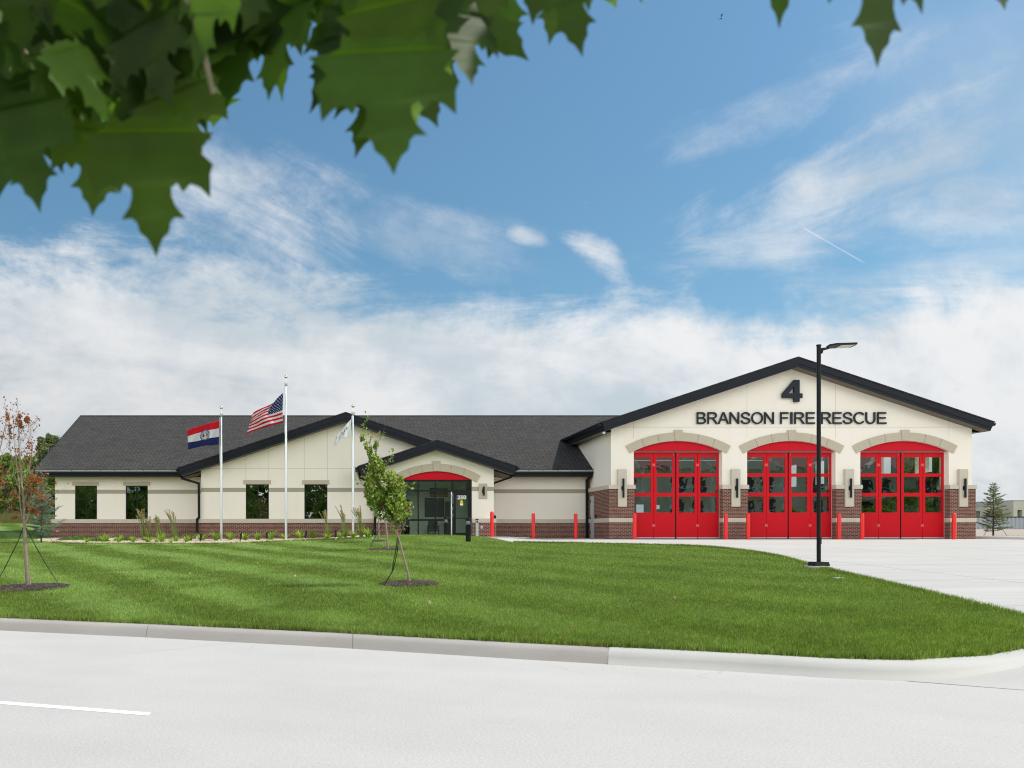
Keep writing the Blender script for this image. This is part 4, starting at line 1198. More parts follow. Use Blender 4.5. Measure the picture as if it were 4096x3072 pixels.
def lbox(name, mat, xa, ya, xb, yb, label, cat, depth=.05, sub=None):
    a, b = lp(xa, yb), lp(xb, ya)
    t = thing(name, (a[0], LY-.06, a[1]), label, cat)
    mm = MB(); mm.box(a[0], b[0], LY-.06, LY-.005, a[1], b[1]); mm.build('panel', mat, parent=t)
    return t, a, b
t, a, b = lbox('wall_flag', 'wood_light', 1719, 1952, 1791, 1987.5, 'wooden American flag wall plaque behind the lobby glass', 'wall art')
mm = MB(); mm.box(a[0]+.002, a[0]+(b[0]-a[0])*.4, LY-.066, LY-.0605, a[1]+(b[1]-a[1])*.46, b[1]-.002); mm.build('star_field', 'screen_black', parent=t)
mm = MB()
for k in range(6):
    z = a[1] + (b[1]-a[1])*(k*2+.5)/13*1.0; z2 = z + (b[1]-a[1])/13
    xs_ = a[0]+.002 if z < a[1]+(b[1]-a[1])*.44 else a[0]+(b[0]-a[0])*.4+.004
    mm.box(xs_, b[0]-.002, LY-.064, LY-.0605, z, min(z2, b[1]-.003))
mm.build('dark_stripe', 'wood_brown', parent=t)
mm = MB()
for i in range(8):
    for j in range(5):
        mm.box(a[0]+.03+i*.045, a[0]+.047+i*.045, LY-.070, LY-.0665, a[1]+(b[1]-a[1])*.50+j*.046, a[1]+(b[1]-a[1])*.50+j*.046+.017)
mm.build('star', 'white_paint', parent=t)
t, a, b = lbox('wall_screen', 'black_frame', 1699, 1992.5, 1776, 2068, 'large black reception window on the lobby back wall', 'wall panel')
mm = MB(); mm.box(a[0]+.04, b[0]-.04, LY-.064, LY-.0605, a[1]+.04, b[1]-.04); mm.build('screen', 'screen_black', parent=t)
t, a, b = lbox('wall_cabinet', 'wood_brown', 1779, 2006, 1803, 2140, 'tall brown wood cabinet right of the black reception window', 'cabinet')
mm = MB(); mm.box(a[0]+.05, b[0]-.05, LY-.07, LY-.0605, a[1]+.05, b[1]-.1); mm.build('door', 'wood_brown', parent=t)
mm = MB(); mm.box(b[0]-.09, b[0]-.07, LY-.09, LY-.0705, 1.0, 1.15); mm.build('handle', 'galvanised', parent=t)
t, a, b = lbox('lobby_door', 'wood_brown', 1598, 1997, 1638, 2150, 'dark brown interior door at the left end of the lobby', 'door')
mm = MB(); mm.box(a[0]+.06, b[0]-.06, LY-.075, LY-.0605, a[1]+.02, b[1]-.06); mm.build('door_leaf', 'wood_brown', parent=t)
mm = MB(); mm.ball((b[0]-.12, LY-.10, .95), .03, 8, 6); mm.build('door_knob', 'aluminium', parent=t)
# chair and bin in the lobby
chx, chy = PX(1733, 46.3), 46.3
ch = thing('lobby_chair', (chx, chy, 0), 'black armchair standing in the lobby below the reception window', 'chair')
mm = MB(); mm.box(chx-.27, chx+.27, chy-.25, chy+.25, .38, .48); mm.build('seat', 'leather_black', parent=ch)
mm = MB(); mm.box(chx-.26, chx+.26, chy+.20, chy+.27, .50, .95); mm.build('backrest', 'leather_black', parent=ch)
for s_ in (-1, 1):
    for yy in (-.23, .23):
        mm = MB(); mm.box(chx+s_*.28-.02, chx+s_*.28+.02, chy+yy-.02, chy+yy+.02, 0, .66); mm.build('leg', 'leather_black', parent=ch)
    mm = MB(); mm.box(chx+s_*.28-.03, chx+s_*.28+.03, chy-.26, chy+.26, .66, .70); mm.build('armrest', 'leather_black', parent=ch)
bx_, by_ = PX(1627, 46.0), 46.0
bn = thing('litter_bin', (bx_, by_, 0), 'slim black litter bin with steel lid by the lobby door', 'bin')
mm = MB(); mm.lathe(bx_, by_, [(.14,0),(.15,.02),(.15,.60),(.14,.62)], 16); mm.build('bin_body', 'black_metal', parent=bn, smooth=True)
mm = MB(); mm.lathe(bx_, by_, [(.15,.622),(.15,.66),(.10,.74),(.04,.77)], 16); mm.build('lid', 'galvanised', parent=bn, smooth=True)

# ---- signs on the bay gable
XS0, XS1 = PX(2789.4, ZB), PX(3546.5, ZB)
ZS0, ZS1 = PZ(1696.2, ZB), PZ(1649.2, ZB)
def arc_pts(cx, cy, rx, ry, a0, a1, n=10): return [(cx+rx*math.cos(math.radians(a0+(a1-a0)*i/n)), cy+ry*math.sin(math.radians(a0+(a1-a0)*i/n))) for i in range(n+1)]
def stroke(c, t):
    L, Rr = [], []
    for i, p in enumerate(c):
        a = c[max(0,i-1)]; b = c[min(len(c)-1,i+1)]; dx, dy = b[0]-a[0], b[1]-a[1]; l = math.hypot(dx, dy)
        L.append((p[0]-dy/l*t/2, p[1]+dx/l*t/2)); Rr.append((p[0]+dy/l*t/2, p[1]-dx/l*t/2))
    return [L + Rr[::-1]]
ST = .135
def glyph(c):
    t = ST
    if c == 'I': return [[(0,0),(.15,0),(.15,1),(0,1)]]
    if c == 'E': return [[(0,0),(.78,0),(.78,t),(t,t),(t,.445),(.72,.445),(.72,.575),(t,.575),(t,1-t),(.76,1-t),(.76,1),(0,1)]]
    if c == 'F': return [[(0,0),(t,0),(t,.445),(.66,.445),(.66,.575),(t,.575),(t,1-t),(.72,1-t),(.72,1),(0,1)]]
    if c == 'N': return [[(0,0),(t,0),(t,.77),(.83-t,0),(.83,0),(.83,1),(.83-t,1),(.83-t,.23),(t,1),(0,1)]]
    if c == 'A': return [[(0,0),(.155,0),(.265,.30),(.685,.30),(.795,0),(.95,0),(.56,1),(.39,1)], [(.31,.42),(.64,.42),(.475,.88)]]
    if c == 'O': return [arc_pts(.5,.5,.5,.52,0,345,23), arc_pts(.5,.5,.5-t,.52-t*.95,0,345,23)]
    if c == 'C': return stroke(arc_pts(.5,.5,.5-t/2,.52-t/2,38,322,20), t)
    if c == 'U': return stroke([(t/2,1),(t/2,.6)] + arc_pts(.41,.40,.41-t/2,.42-t/2,180,360,14) + [(.82-t/2,.6),(.82-t/2,1)], t)
    if c == 'S': return stroke([(.06,.31),(.12,.16),(.25,.075),(.42,.05),(.59,.08),(.70,.17),(.73,.28),(.68,.38),(.56,.45),(.41,.495),(.25,.55),(.14,.62),(.11,.73),(.16,.85),(.28,.93),(.42,.95),(.56,.92),(.66,.84),(.71,.70)], t)
    if c == 'B': return [[(0,0),(.44,0)] + arc_pts(.50,.275,.28,.275,-80,78,9) + arc_pts(.47,.755,.26,.245,-70,85,9) + [(.4,1),(0,1)],
                         [(t,t),(.42,t)] + arc_pts(.46,.29,.18,.155,-80,80,7) + [(t,.45)], [(t,.575)] + [(.40,.575)] + arc_pts(.43,.72,.16,.145,-80,80,7) + [(t,1-t)]]
    if c == 'R': return [[(0,0),(t,0),(t,.44),(.34,.44),(.46,.38),(.74,0),(.91,0),(.68,.33),(.58,.45)] + arc_pts(.54,.725,.29,.275,-55,85,10) + [(.4,1),(0,1)],
                         [(t,.56),(.50,.56)] + arc_pts(.52,.715,.17,.15,-75,75,7) + [(t,1-t)]]
LET = [('B',2788,2824.5),('R',2830.8,2872.4),('A',2872.4,2916.8),('N',2919.3,2958),('S',2963.4,3003),('O',3006.2,3053.1),('N',3057.9,3097),('F',3121.8,3154.9),('I',3162.8,3171.2),
       ('R',3178.8,3220.4),('E',3225.1,3261.3),('R',3285.9,3327.5),('E',3331.9,3368.4),('S',3371.9,3411.6),('C',3415,3457.9),('U',3463.5,3502.6),('E',3510.2,3547)]
for c_, a_, b_ in LET:
    a_, b_ = PX(a_, ZB-.09), PX(b_, ZB-.09)
    loops = glyph(c_); xs_ = [p[0] for l in loops for p in l]; lo_, hi_ = min(xs_), max(xs_)
    loops = [[(a_+(p[0]-lo_)/(hi_-lo_)*(b_-a_), ZS0+p[1]*(ZS1-ZS0)) for p in l] for l in loops]
    lm = MB(); flat = [p for l in loops for p in l]; n_ = len(flat)
    tr_ = tessellate_polygon([[Vector((p[0], p[1], 0)) for p in l] for l in loops])
    lm.v = [(p[0], ZB-.09, p[1]) for p in flat] + [(p[0], ZB-.03, p[1]) for p in flat]
    for t_ in tr_:
        p = [flat[i] for i in t_]; ar = (p[1][0]-p[0][0])*(p[2][1]-p[0][1])-(p[2][0]-p[0][0])*(p[1][1]-p[0][1])
        t_ = tuple(t_) if ar > 0 else (t_[0], t_[2], t_[1]); lm.f.append(t_); lm.f.append(tuple(i+n_ for i in reversed(t_)))
    o_ = 0
    for l in loops:
        for i in range(len(l)): j = (i+1) % len(l); lm.f.append((o_+j, o_+i, o_+i+n_, o_+j+n_))
        o_ += len(l)
    part(lm, 'sign_letter', 'dark_letter')
q = lambda x, y: (PX(3040+x/6.144, ZB-.1), PZ(1400+y/6.144, ZB-.1))
m = MB()
for poly in ([(825,738),(962,738),(962,1275),(825,1275)], [(540,1068),(697,1068),(697,1178),(540,1178)], [(697,1068),(825,1068),(825,1178),(697,1178)], [(962,1068),(1033,1068),(1033,1178),(962,1178)], [(825,738),(825,905),(697,1068),(545,1068)]):
    m.prism([q(*p) for p in poly], ZB-.16, ZB-.04)
part(m, 'station_number', 'dark_letter')
# ---- wall sconces
def sconce(x, y, z0, z1, w):
    b = MB(); b.box(x-w/2, x+w/2, y-.10, y-.05, z0, z1)
    s_ = b.build('wall_lamp', 'black_metal', parent=FS, origin=(x, y, z0))
    k = MB(); k.box(x-w*.9, x+w*.35, y-.0495, y-.001, (z0+z1)/2-.10, (z0+z1)/2+.10); k.build('lamp_bracket', 'black_metal', parent=s_)
for pl in (13.13, 18.655, 24.185, 29.74): sconce(pl+.02, ZK-.075, 2.01, 2.94, .085)
m = MB(); m.box(pq0, pq1, ZE-.05, ZE-.001, 2.03, 2.79); part(m, 'stone_band', 'arch_stone')
sconce((pq0+pq1)/2+.03, ZE-.05, 2.18, 2.64, .08)
# ---- downspouts
def spout(pts, r=.045, col='black_metal'):
    m = MB()
    for a, b in zip(pts, pts[1:]):
        a, b = Vector(a), Vector(b); d_ = (b-a); L = d_.length; d_.normalize()
        u = Vector((0,1,0)); s_ = d_.cross(u)
        if s_.length < .1: u = Vector((0,0,1)); s_ = d_.cross(u)
        s_.normalize(); u = s_.cross(d_)
        a2 = a - d_*r*.6; b2 = b + d_*r*.6
        vs = [p + s_*i*r + u*j*r*.8 for p in (a2, b2) for i, j in ((-1,-1),(1,-1),(1,1),(-1,1))]
        m.add(vs, [(0,3,2,1),(4,5,6,7),(0,1,5,4),(1,2,6,5),(2,3,7,6),(3,0,4,7)])
    return part(m, 'downspout', col)
P3 = lambda px, py, Y: (PX(px,Y), Y, PZ(py,Y))
spout([P3(719,1893,44.4), P3(729,1914,44.4), (PX(796,44.25), 44.21, PZ(1934,44.25)), (PX(797,44.25), 44.21, PZ(2070,44.25))], .06)
spout([(PX(797,44.25), 44.20, PZ(2070,44.25)), (PX(790,44.2), 44.10, PZ(2078,44.2)), (PX(790,44.2), 44.10, .12)], .06)
m = MB(); m.box(PX(785,44.1), PX(795,44.1), 44.0, 44.12, -.05, .12); part(m, 'downspout_boot', 'white_trim')
spout([P3(2044,1903,43.2), (PX(2043,43.3), 43.3, PZ(1909,43.3)), (7.22, 43.6, PZ(1931,43.5))], .05)
spout([(7.20, 43.6, PZ(1931,43.5)), (7.20, 45.2, 2.7), (7.20, 45.2, .1)], .05)
spout([P3(1434,1893,43.1), P3(1441,1912,43.1), (PX(1500,44.1), 44.1, PZ(1930,44.1)), (PX(1502,44.1), 44.1, PZ(2066,44.1))], .055)
spout([(PX(1502,44.1), 44.09, PZ(2066,44.1)), (PX(1502,43.9), 44.05, .1)], .085)
spout([P3(2361,1898,45.1), P3(2361,1908,45.1), P3(2347.5,1922,45.45), (PX(2347.5,45.4), 45.4, .06)], .058)
# side door in the brick return of the bays, box beside it, flood light under the eave, outlet, vent
m = MB(); m.box(12.455, 12.498, 44.40, 44.95, .02, 2.22)
sd = m.build('side_door', 'grey_door', parent=FS, origin=(12.47, 44.7, 0))
m = MB(); m.box(12.43, 12.454, 44.88, 44.95, .25, .40); m.box(12.43, 12.454, 44.88, 44.95, 1.0, 1.15); m.box(12.43, 12.454, 44.88, 44.95, 1.85, 2.0); m.build('door_hinge', 'black_metal', parent=sd)
m = MB(); m.box(12.44, 12.499, 43.95, 44.02, 1.05, 1.22); part(m, 'card_reader', 'black_metal')
m = MB(); m.box(PX(2410,41.6), PX(2420,41.6), 41.55, 41.7, PZ(1735,41.6), PZ(1727,41.6)); part(m, 'flood_light', 'galvanised')
m = MB(); m.box(PX(1923,43.2), PX(1932,43.2), 43.26, 43.299, .51, .66); part(m, 'wall_outlet', 'galvanised')
m = MB(); m.box(PX(222,45.4), PX(233,45.4), 45.46, 45.499, .36, .42); part(m, 'wall_vent', 'pale_concrete')
m = MB(); m.box(7.27, 7.42, 44.4, 44.75, 1.03, 1.20); part(m, 'meter_box', 'black_metal')
m = MB(); m.lathe(PX(1981,44.6), 44.6, [(.08,PZ(1897,44.6)),(.08,PZ(1892,44.6)),(.05,PZ(1889,44.6))], 12); part(m, 'soffit_lamp', 'white_trim')

# ================================================================== BOLLARDS
def bollard(x, y, z, label):
    b = MB(); b.lathe(0, 0, [(.092,0),(.092,1.18),(.088,1.215),(.07,1.25),(.04,1.268),(.01,1.272)], 20)
    t = b.build('bollard', 'red_plastic', origin=(0,0,0), smooth=True); t.location = (x, y, z)
    m2 = MB(); 
    return tag(t, label, 'bollard', 'red bollards guarding the building')
B0 = bollard(PX(1967.7,42.3), 42.3, .09, 'red bollard at the right brick corner of the entrance, beside the grey post')
def bdup(x, y, z, label):
    c = B0.copy(); C.objects.link(c); c.location = (x, y, z); c['label'] = label; ORG[c.name] = (x, y, z)
bl = ['red bollard in front of the middle of the recessed cream wall', 'red bollard in front of the recessed wall, just left of the black downspout',
      'red bollard at the left edge of the truck bay door nearest the entrance', 'red bollard at the right edge of the truck bay door nearest the entrance',
      'red bollard at the left edge of the middle truck bay door', 'red bollard at the right edge of the middle truck bay door',
      'red bollard at the left edge of the rightmost truck bay door', 'red bollard at the right edge of the rightmost truck bay door']
for (px, Y), l in zip(((2133.2,42.8),(2302.7,42.8),(2538.4,41.1),(2903.4,41.1),(2992.3,41.1),(3356.6,41.1),(3448.8,41.1),(3816.6,41.1)), bl):
    bdup(PX(px,Y), Y, T(PX(px,Y),Y)-.01, l)
# ================================================================== LIT BOLLARDS (path lights)
def path_light(x, y, z, sc, label):
    t = thing('path_light', (x, y, z), label, 'bollard light', 'black bollard lights beside the entrance walk')
    b = MB(); b.lathe(x, y, [(.11,z),(.11,z+.72),(.112,z+.73)], 20); b.build('post', 'black_metal', parent=t, smooth=True)
    b = MB(); b.lathe(x, y, [(.105,z+.731),(.08,z+.77),(.045,z+.83),(.03,z+.875)], 18); b.build('reflector_cone', 'aluminium', parent=t, smooth=True)
    b = MB(); b.lathe(x, y, [(.108,z+.7312),(.108,z+.879)], 20); b.build('lens', 'lamp_glass', parent=t, smooth=True)
    b = MB(); b.lathe(x, y, [(.113,z+.88),(.113,z+.985),(.10,z+1.0)], 20); b.build('cap', 'black_metal', parent=t, smooth=True)
    return t
h1 = (PX(1873,36.5), 36.5)
pl0 = path_light(h1[0], h1[1], PZ(2166.5,36.5), 1, 'black bollard light with clear lens, the one nearer the street')
pl1 = dup(pl0, (PX(1784,42.6), 42.6, .10), None, 'black bollard light standing farther back, left of the glass door', .98)
# call post with card reader
x, y = PX(1908,41.9), 41.9
t = thing('call_post', (x, y, .10), 'slim grey call post with dark top beside the entrance brick corner', 'post')
b = MB(); b.box(x-.065, x+.065, y-.06, y+.06, .10, .93); b.build('post', 'galvanised', parent=t)
b = MB(); b.box(x-.075, x+.075, y-.07, y+.07, .931, .96); b.box(x-.05, x+.05, y-.05, y+.05, .9605, .985); b.build('cap', 'black_metal', parent=t)
b = MB(); b.box(x-.03, x+.03, y-.072, y-.0605, .78, .90); b.build('reader', 'black_metal', parent=t)
# sign post seen edge on
x, y = PX(1806,40.2), 40.2; z = T(x, y)
t = thing('sign_post', (x, y, z), 'galvanised sign post left of the glass door, its sign plates seen edge on', 'sign post')
zt_ = PZ(1970, 40.2)
b = MB(); b.lathe(x, y, [(.03,z),(.03,zt_),(.015,zt_+.02)], 12); b.build('pole', 'galvanised', parent=t, smooth=True)
for za, zb in ((1975,2014), (2029,2041), (2055,2068)):
    b = MB(); b.box(x+.055, x+.062, y-.14, y+.14, PZ(zb,y), PZ(za,y)); b.build('sign_plate', 'galvanised', parent=t)
    b = MB(); b.box(x-.05, x+.054, y-.035, y-.031, PZ(za+4,y)-.01, PZ(za+4,y)+.01); b.box(x-.05, x+.054, y-.035, y-.031, PZ(zb-2,y)-.01, PZ(zb-2,y)+.01); b.build('bracket', 'galvanised', parent=t)

# ================================================================== FLAGPOLES AND FLAGS
def flagpole(px, py_base, py_top, Y, label):
    x = PX(px, Y); z0 = T(x, Y); zt_ = PZ(py_top, Y)
    t = thing('flagpole', (x, Y, z0), label, 'flagpole', 'flagpoles in the planting bed')
    r = .062
    b = MB(); b.lathe(x, Y, [(r,z0),(r,z0+(zt_-z0)*.5),(.040,zt_-.55)], 20); b.build('pole', 'aluminium', parent=t, smooth=True)
    b = MB(); b.lathe(x, Y, [(.16,z0),(.14,z0+.03),(.075,z0+.06)], 20); b.build('base_collar', 'aluminium', parent=t, smooth=True)
    b = MB(); b.lathe(x, Y, [(.03,zt_-.549),(.07,zt_-.50),(.075,zt_-.36),(.06,zt_-.345)], 16); b.lathe(x, Y, [(.01,zt_-.3445),(.01,zt_-.155)], 8); b.build('truck', 'aluminium', parent=t, smooth=True)
    b = MB(); b.ball((x, Y, zt_-.078), .077); b.build('finial_ball', 'gold_ball', parent=t, smooth=True)
    b = MB(); b.tube([(x-.07, Y-.02, zt_-.55), (x-.10, Y-.02, zt_-1.2), (x-.075, Y-.03, zt_-2.6), (x-.05, Y-.06, zt_-2.9), (x+.06, Y-.07, zt_-3.1), (x+.07, Y-.02, zt_-3.15)], .009, 5); b.build('halyard', 'white_trim', parent=t)
    return t, x, z0, zt_
YFP = 42.0
flagpole(885.5, 2162, 1624, 42.3, 'left flagpole, shorter, flying the red, white and blue state flag')
flagpole(1144, 2160, 1501, YFP, 'tallest flagpole, in the middle, flying the American flag')
flagpole(1412, 2148, 1618, YFP, 'right flagpole, shorter, flying the white flag with script')

def flag_material(name, fn):
    m, nb, bs = newmat(name)
    uv = uvnode(nb); sp = nb.n('ShaderNodeSeparateXYZ'); nb.put(sp.inputs[0], uv)
    col = fn(nb, uv, E(nb, sp.outputs[0]), E(nb, sp.outputs[1]))
    nb.put(bs.inputs['Base Color'], col); bs.inputs['Roughness'].default_value = .75; bs.inputs['Specular IOR Level'].default_value = .2
    t = nb.n('ShaderNodeBsdfTranslucent'); nb.put(t.inputs[0], col)
    mx = nb.n('ShaderNodeMixShader'); mx.inputs[0].default_value = .35
    nb.link(bs.outputs[0], mx.inputs[1]); nb.link(t.outputs[0], mx.inputs[2]); nb.link(mx.outputs[0], m.node_tree.nodes['Material Output'].inputs[0])
WH = (.66, .66, .68); RD = (.58, .010, .025); NV = (.014, .024, .12)
def us(nb, uv, u, v):
    s_ = nb.m('MODULO', nb.m('FLOOR', v*13.0), 2.0)         # 0 -> red, 1 -> white
    col = mixc(nb, s_, RD, WH)
    can = nb.m('LESS_THAN', u, .40)*nb.m('GREATER_THAN', v, 6/13)
    cu = u/.40*12.0; cv = (v-6/13)/(7/13)*10.0
    fu = nb.m('FRACT', cu*.5 + .25) ; fv = nb.m('FRACT', cv*.5+.25)
    fu2 = nb.m('FRACT', cu*.5 + .75); fv2 = nb.m('FRACT', cv*.5+.75)
    def dot(a, b): 
        return nb.m('LESS_THAN', nb.m('SQRT', (a-.5)*(a-.5)*1.0 + (b-.5)*(b-.5)*1.0), .15)
    star = mmax(dot(fu, fv), dot(fu2, fv2))
    return mixc(nb, can, col, mixc(nb, star, NV, WH))
flag_material('flag_stars_stripes', us)
def mo(nb, uv, u, v):
    col = mixc(nb, nb.m('GREATER_THAN', v, 2/3), mixc(nb, nb.m('GREATER_THAN', v, 1/3), NV, WH), RD)
    x = (u-.5)*1.5/1.0; y = v-.5
    r = nb.m('SQRT', x*x+y*y); ang = nb.m('ARCTAN2', y, x)
    ring = nb.m('LESS_THAN', r, .225)
    col = mixc(nb, ring, col, (.03, .035, .16))
    st_ = nb.m('LESS_THAN', nb.m('ABSOLUTE', r-.195), .014)*nb.m('GREATER_THAN', nb.m('SINE', ang*24.0), .1)
    col = mixc(nb, st_, col, WH)
    col = mixc(nb, nb.m('LESS_THAN', r, .163), col, (.70, .68, .62))
    sky_ = nb.m('LESS_THAN', r, .150)*nb.m('GREATER_THAN', y, .045)
    col = mixc(nb, sky_, col, (.30, .45, .68))
    def ell(cx, cy, a, b): return nb.m('LESS_THAN', ((x-cx)*(x-cx))/(a*a)+((y-cy)*(y-cy))/(b*b), 1.0)
    bears = mmax(ell(-.088, -.01, .036, .085), ell(.088, -.01, .036, .085))
    col = mixc(nb, bears, col, (.14, .025, .015))
    col = mixc(nb, ell(0, .05, .035, .022), col, (.75, .55, .10))
    col = mixc(nb, ell(-.0, -.03, .050, .050), col, WH)
    col = mixc(nb, ell(.022, -.02, .020, .036), col, (.05, .04, .2))
    col = mixc(nb, ell(-.02, -.045, .018, .02), col, (.45, .05, .04))
    col = mixc(nb, ell(0, -.115, .075, .020), col, (.66, .50, .16))
    return col
flag_material('flag_state', mo)
simple('flag_white', (.66, .67, .68), .8, .03)
simple('cloth_ink', (.05, .05, .08), .8, .05)
def cloth(rows, Y, name, mat, nu=40, nv=24, amp=.05, waves=2.5, slant=0.0):
    """rows: for v = bottom..top a list of photo points from hoist to fly"""
    def bez(pts, t):
        pts = [Vector((PX(a, Y), PZ(b, Y))) for a, b in pts]
        n = len(pts)-1; f_ = t*n; i = min(n-1, int(f_)); t2 = f_-i
        p0, p1, p2, p3 = pts[max(0,i-1)], pts[i], pts[i+1], pts[min(n,i+2)]
        return .5*((2*p1)+(p2-p0)*t2+(2*p0-5*p1+4*p2-p3)*t2*t2+(3*p1-p0-3*p2+p3)*t2**3)
    me = bpy.data.meshes.new(name); V = []; Fs = []; UV = []
    for j in range(nv+1):
        v = j/nv
        f_ = v*(len(rows)-1); r0 = min(len(rows)-2, int(f_)); tv = f_-r0
        for i in range(nu+1):
            u = i/nu
            p = bez(rows[r0], u)*(1-tv) + bez(rows[r0+1], u)*tv
            d = math.sin((u*waves + v*slant)*2*math.pi)*amp*min(1, u*3) + math.sin((u*waves*2.3+v*1.7)*2*math.pi)*amp*.25*min(1, u*2)
            V.append((p.x, Y - .03 + d - u*.05, p.y)); UV.append((u, v))
    for j in range(nv):
        for i in range(nu):
            a = j*(nu+1)+i; Fs.append((a, a+1, a+nu+2, a+nu+1))
    o = Vector(V[0])
    me.from_pydata([tuple(Vector(p)-o) for p in V], [], Fs); me.materials.append(MATS[mat])
    ul = me.uv_layers.new(name='UVMap')
    for p in me.polygons:
        p.use_smooth = True
        for li in p.loop_indices: ul.data[li].uv = UV[me.loops[li].vertex_index]
    ob = bpy.data.objects.new(name, me); C.objects.link(ob); ob.location = o; ORG[ob.name] = tuple(o)
    md = ob.modifiers.new('cloth thickness', 'SOLIDIFY'); md.thickness = .004
    return ob
f1 = cloth([[(875,1778),(850,1781),(820,1784),(790,1789),(755,1798)], [(876,1747),(850,1751),(822,1757),(785,1765),(753,1771)], [(876,1713),(850,1719),(822,1724),(785,1735),(753,1747)], [(877,1681),(850,1690),(820,1698),(785,1708),(749,1725)]], 42.2, 'state_flag', 'flag_state', amp=.06, waves=1.6, slant=.3)
tag(f1, 'red, white and navy flag with a round star-ringed seal, on the left pole', 'flag')
f2 = cloth([[(1131,1691),(1105,1698),(1070,1708),(1025,1720),(987,1739)], [(1131,1664),(1103,1672),(1062,1684),(1018,1703),(996,1712)], [(1131,1637),(1099,1648),(1052,1665),(1006,1688),(1001,1692)], [(1132,1605),(1100,1625),(1060,1645),(1012,1674),(1003,1684)], [(1133,1571),(1107,1595),(1082,1619),(1018,1649),(1004,1676)]], 41.9, 'american_flag', 'flag_stars_stripes', amp=.09, waves=1.8, slant=-.35)
tag(f2, 'American flag with stars and red and white stripes on the tallest pole', 'flag')
f3 = cloth([[(1402,1748),(1385,1750),(1365,1757),(1350,1772),(1345,1782)], [(1403,1722),(1382,1732),(1362,1747),(1346,1764),(1338,1784)], [(1405,1676),(1384,1700),(1362,1727),(1342,1755),(1331,1786)]], 41.9, 'white_flag', 'flag_white', amp=.06, waves=2.2, slant=.3)
tag(f3, 'white flag with dark script marks hanging from the right pole', 'flag')
b = MB(); Yf = 41.72
b.tube([(PX(1387,Yf),Yf,PZ(1707,Yf)), (PX(1388,Yf),Yf,PZ(1715,Yf)), (PX(1382,Yf),Yf,PZ(1718,Yf))], [.012,.03,.008], 5)
b.tube([(PX(1379,Yf),Yf,PZ(1718,Yf)), (PX(1377,Yf),Yf,PZ(1728,Yf))], [.01,.02], 5)
b.tube([(PX(1370+5.5*math.cos(a),Yf),Yf,PZ(1733+4*math.sin(a)+2*math.cos(a),Yf)) for a in np.linspace(-2.6,3.0,12)], .012, 5)
b.tube([(PX(1349,Yf),Yf,PZ(1745,Yf)), (PX(1344,Yf),Yf,PZ(1755,Yf))], .010, 5)
b.tube([(PX(1360,Yf),Yf,PZ(1748,Yf)), (PX(1357,Yf),Yf,PZ(1752,Yf))], .010, 5)
b.build('script_mark', 'cloth_ink', parent=f3)

# ================================================================== STREET LAMP
lx, ly, lz = hit(3275, 2273)
t = thing('street_lamp', (lx, ly, lz), 'black street lamp with flat lamp head standing at the lawn edge by the drive', 'street lamp')
b = MB(); b.lathe(lx, ly, [(.33,lz-.05),(.33,lz+.055),(.31,lz+.06)], 24); b.build('footing', 'pale_concrete', parent=t)
b = MB()
for z_, w in ((0,0),): 
    b.add([(lx-.19,ly-.19,lz+.062),(lx+.19,ly-.19,lz+.062),(lx+.19,ly+.19,lz+.062),(lx-.19,ly+.19,lz+.062),(lx-.17,ly-.17,lz+.165),(lx+.17,ly-.17,lz+.165),(lx+.17,ly+.17,lz+.165),(lx-.17,ly+.17,lz+.165)],
      [(0,3,2,1),(4,5,6,7),(0,1,5,4),(1,2,6,5),(2,3,7,6),(3,0,4,7)])
b.build('base_cover', 'black_metal', parent=t)
zt_ = PZ(1380, ly)
b = MB(); b.lathe(lx, ly, [(.051,lz+.166),(.051,zt_-.03)], 20); b.build('pole', 'black_metal', parent=t, smooth=True)
b = MB(); b.lathe(lx, ly, [(.062,zt_-.029),(.062,zt_),(.05,zt_+.01)], 20); b.build('pole_cap', 'black_metal', parent=t, smooth=True)
b = MB(); b.box(lx+.045, lx+.058, ly-.03, ly+.03, lz+.62, lz+.80); b.build('hand_hole_cover', 'black_metal', parent=t)
b = MB(); zz = PZ(1392, ly)
b.prism([(lx+.05, zz-.16), (lx+.09, zz-.13), (lx+.10, zz-.07), (lx+.26, zz-.025), (lx+.26, zz+.02), (lx+.05, zz-.005)], ly-.03, ly+.03); b.build('arm', 'black_metal', parent=t)
hx0, hx1 = lx+.20, PX(3419, ly)
b = MB()
# a thin wedge head, wider across than it is tall, tilted up a little so the underside shows
def hp(u, w, z): return (hx0+(hx1-hx0)*u, ly + w, zz + z + .03*u)
top = [hp(.05,-.08,.080), hp(.22,-.17,.085), hp(.96,-.17,.080), hp(1.0,0,.070), hp(.97,.17,.058), hp(.22,.17,.058), hp(.05,.08,.06)]
b.slab([p for p in top], .045)
b.build('lamp_head', 'black_metal', parent=t)
b = MB(); b.add([hp(.42,-.15,.030), hp(.90,-.15,.028), hp(.90,.15,.010), hp(.42,.15,.010)], [(0,3,2,1)])
b.build('lens', 'lamp_lens', parent=t)

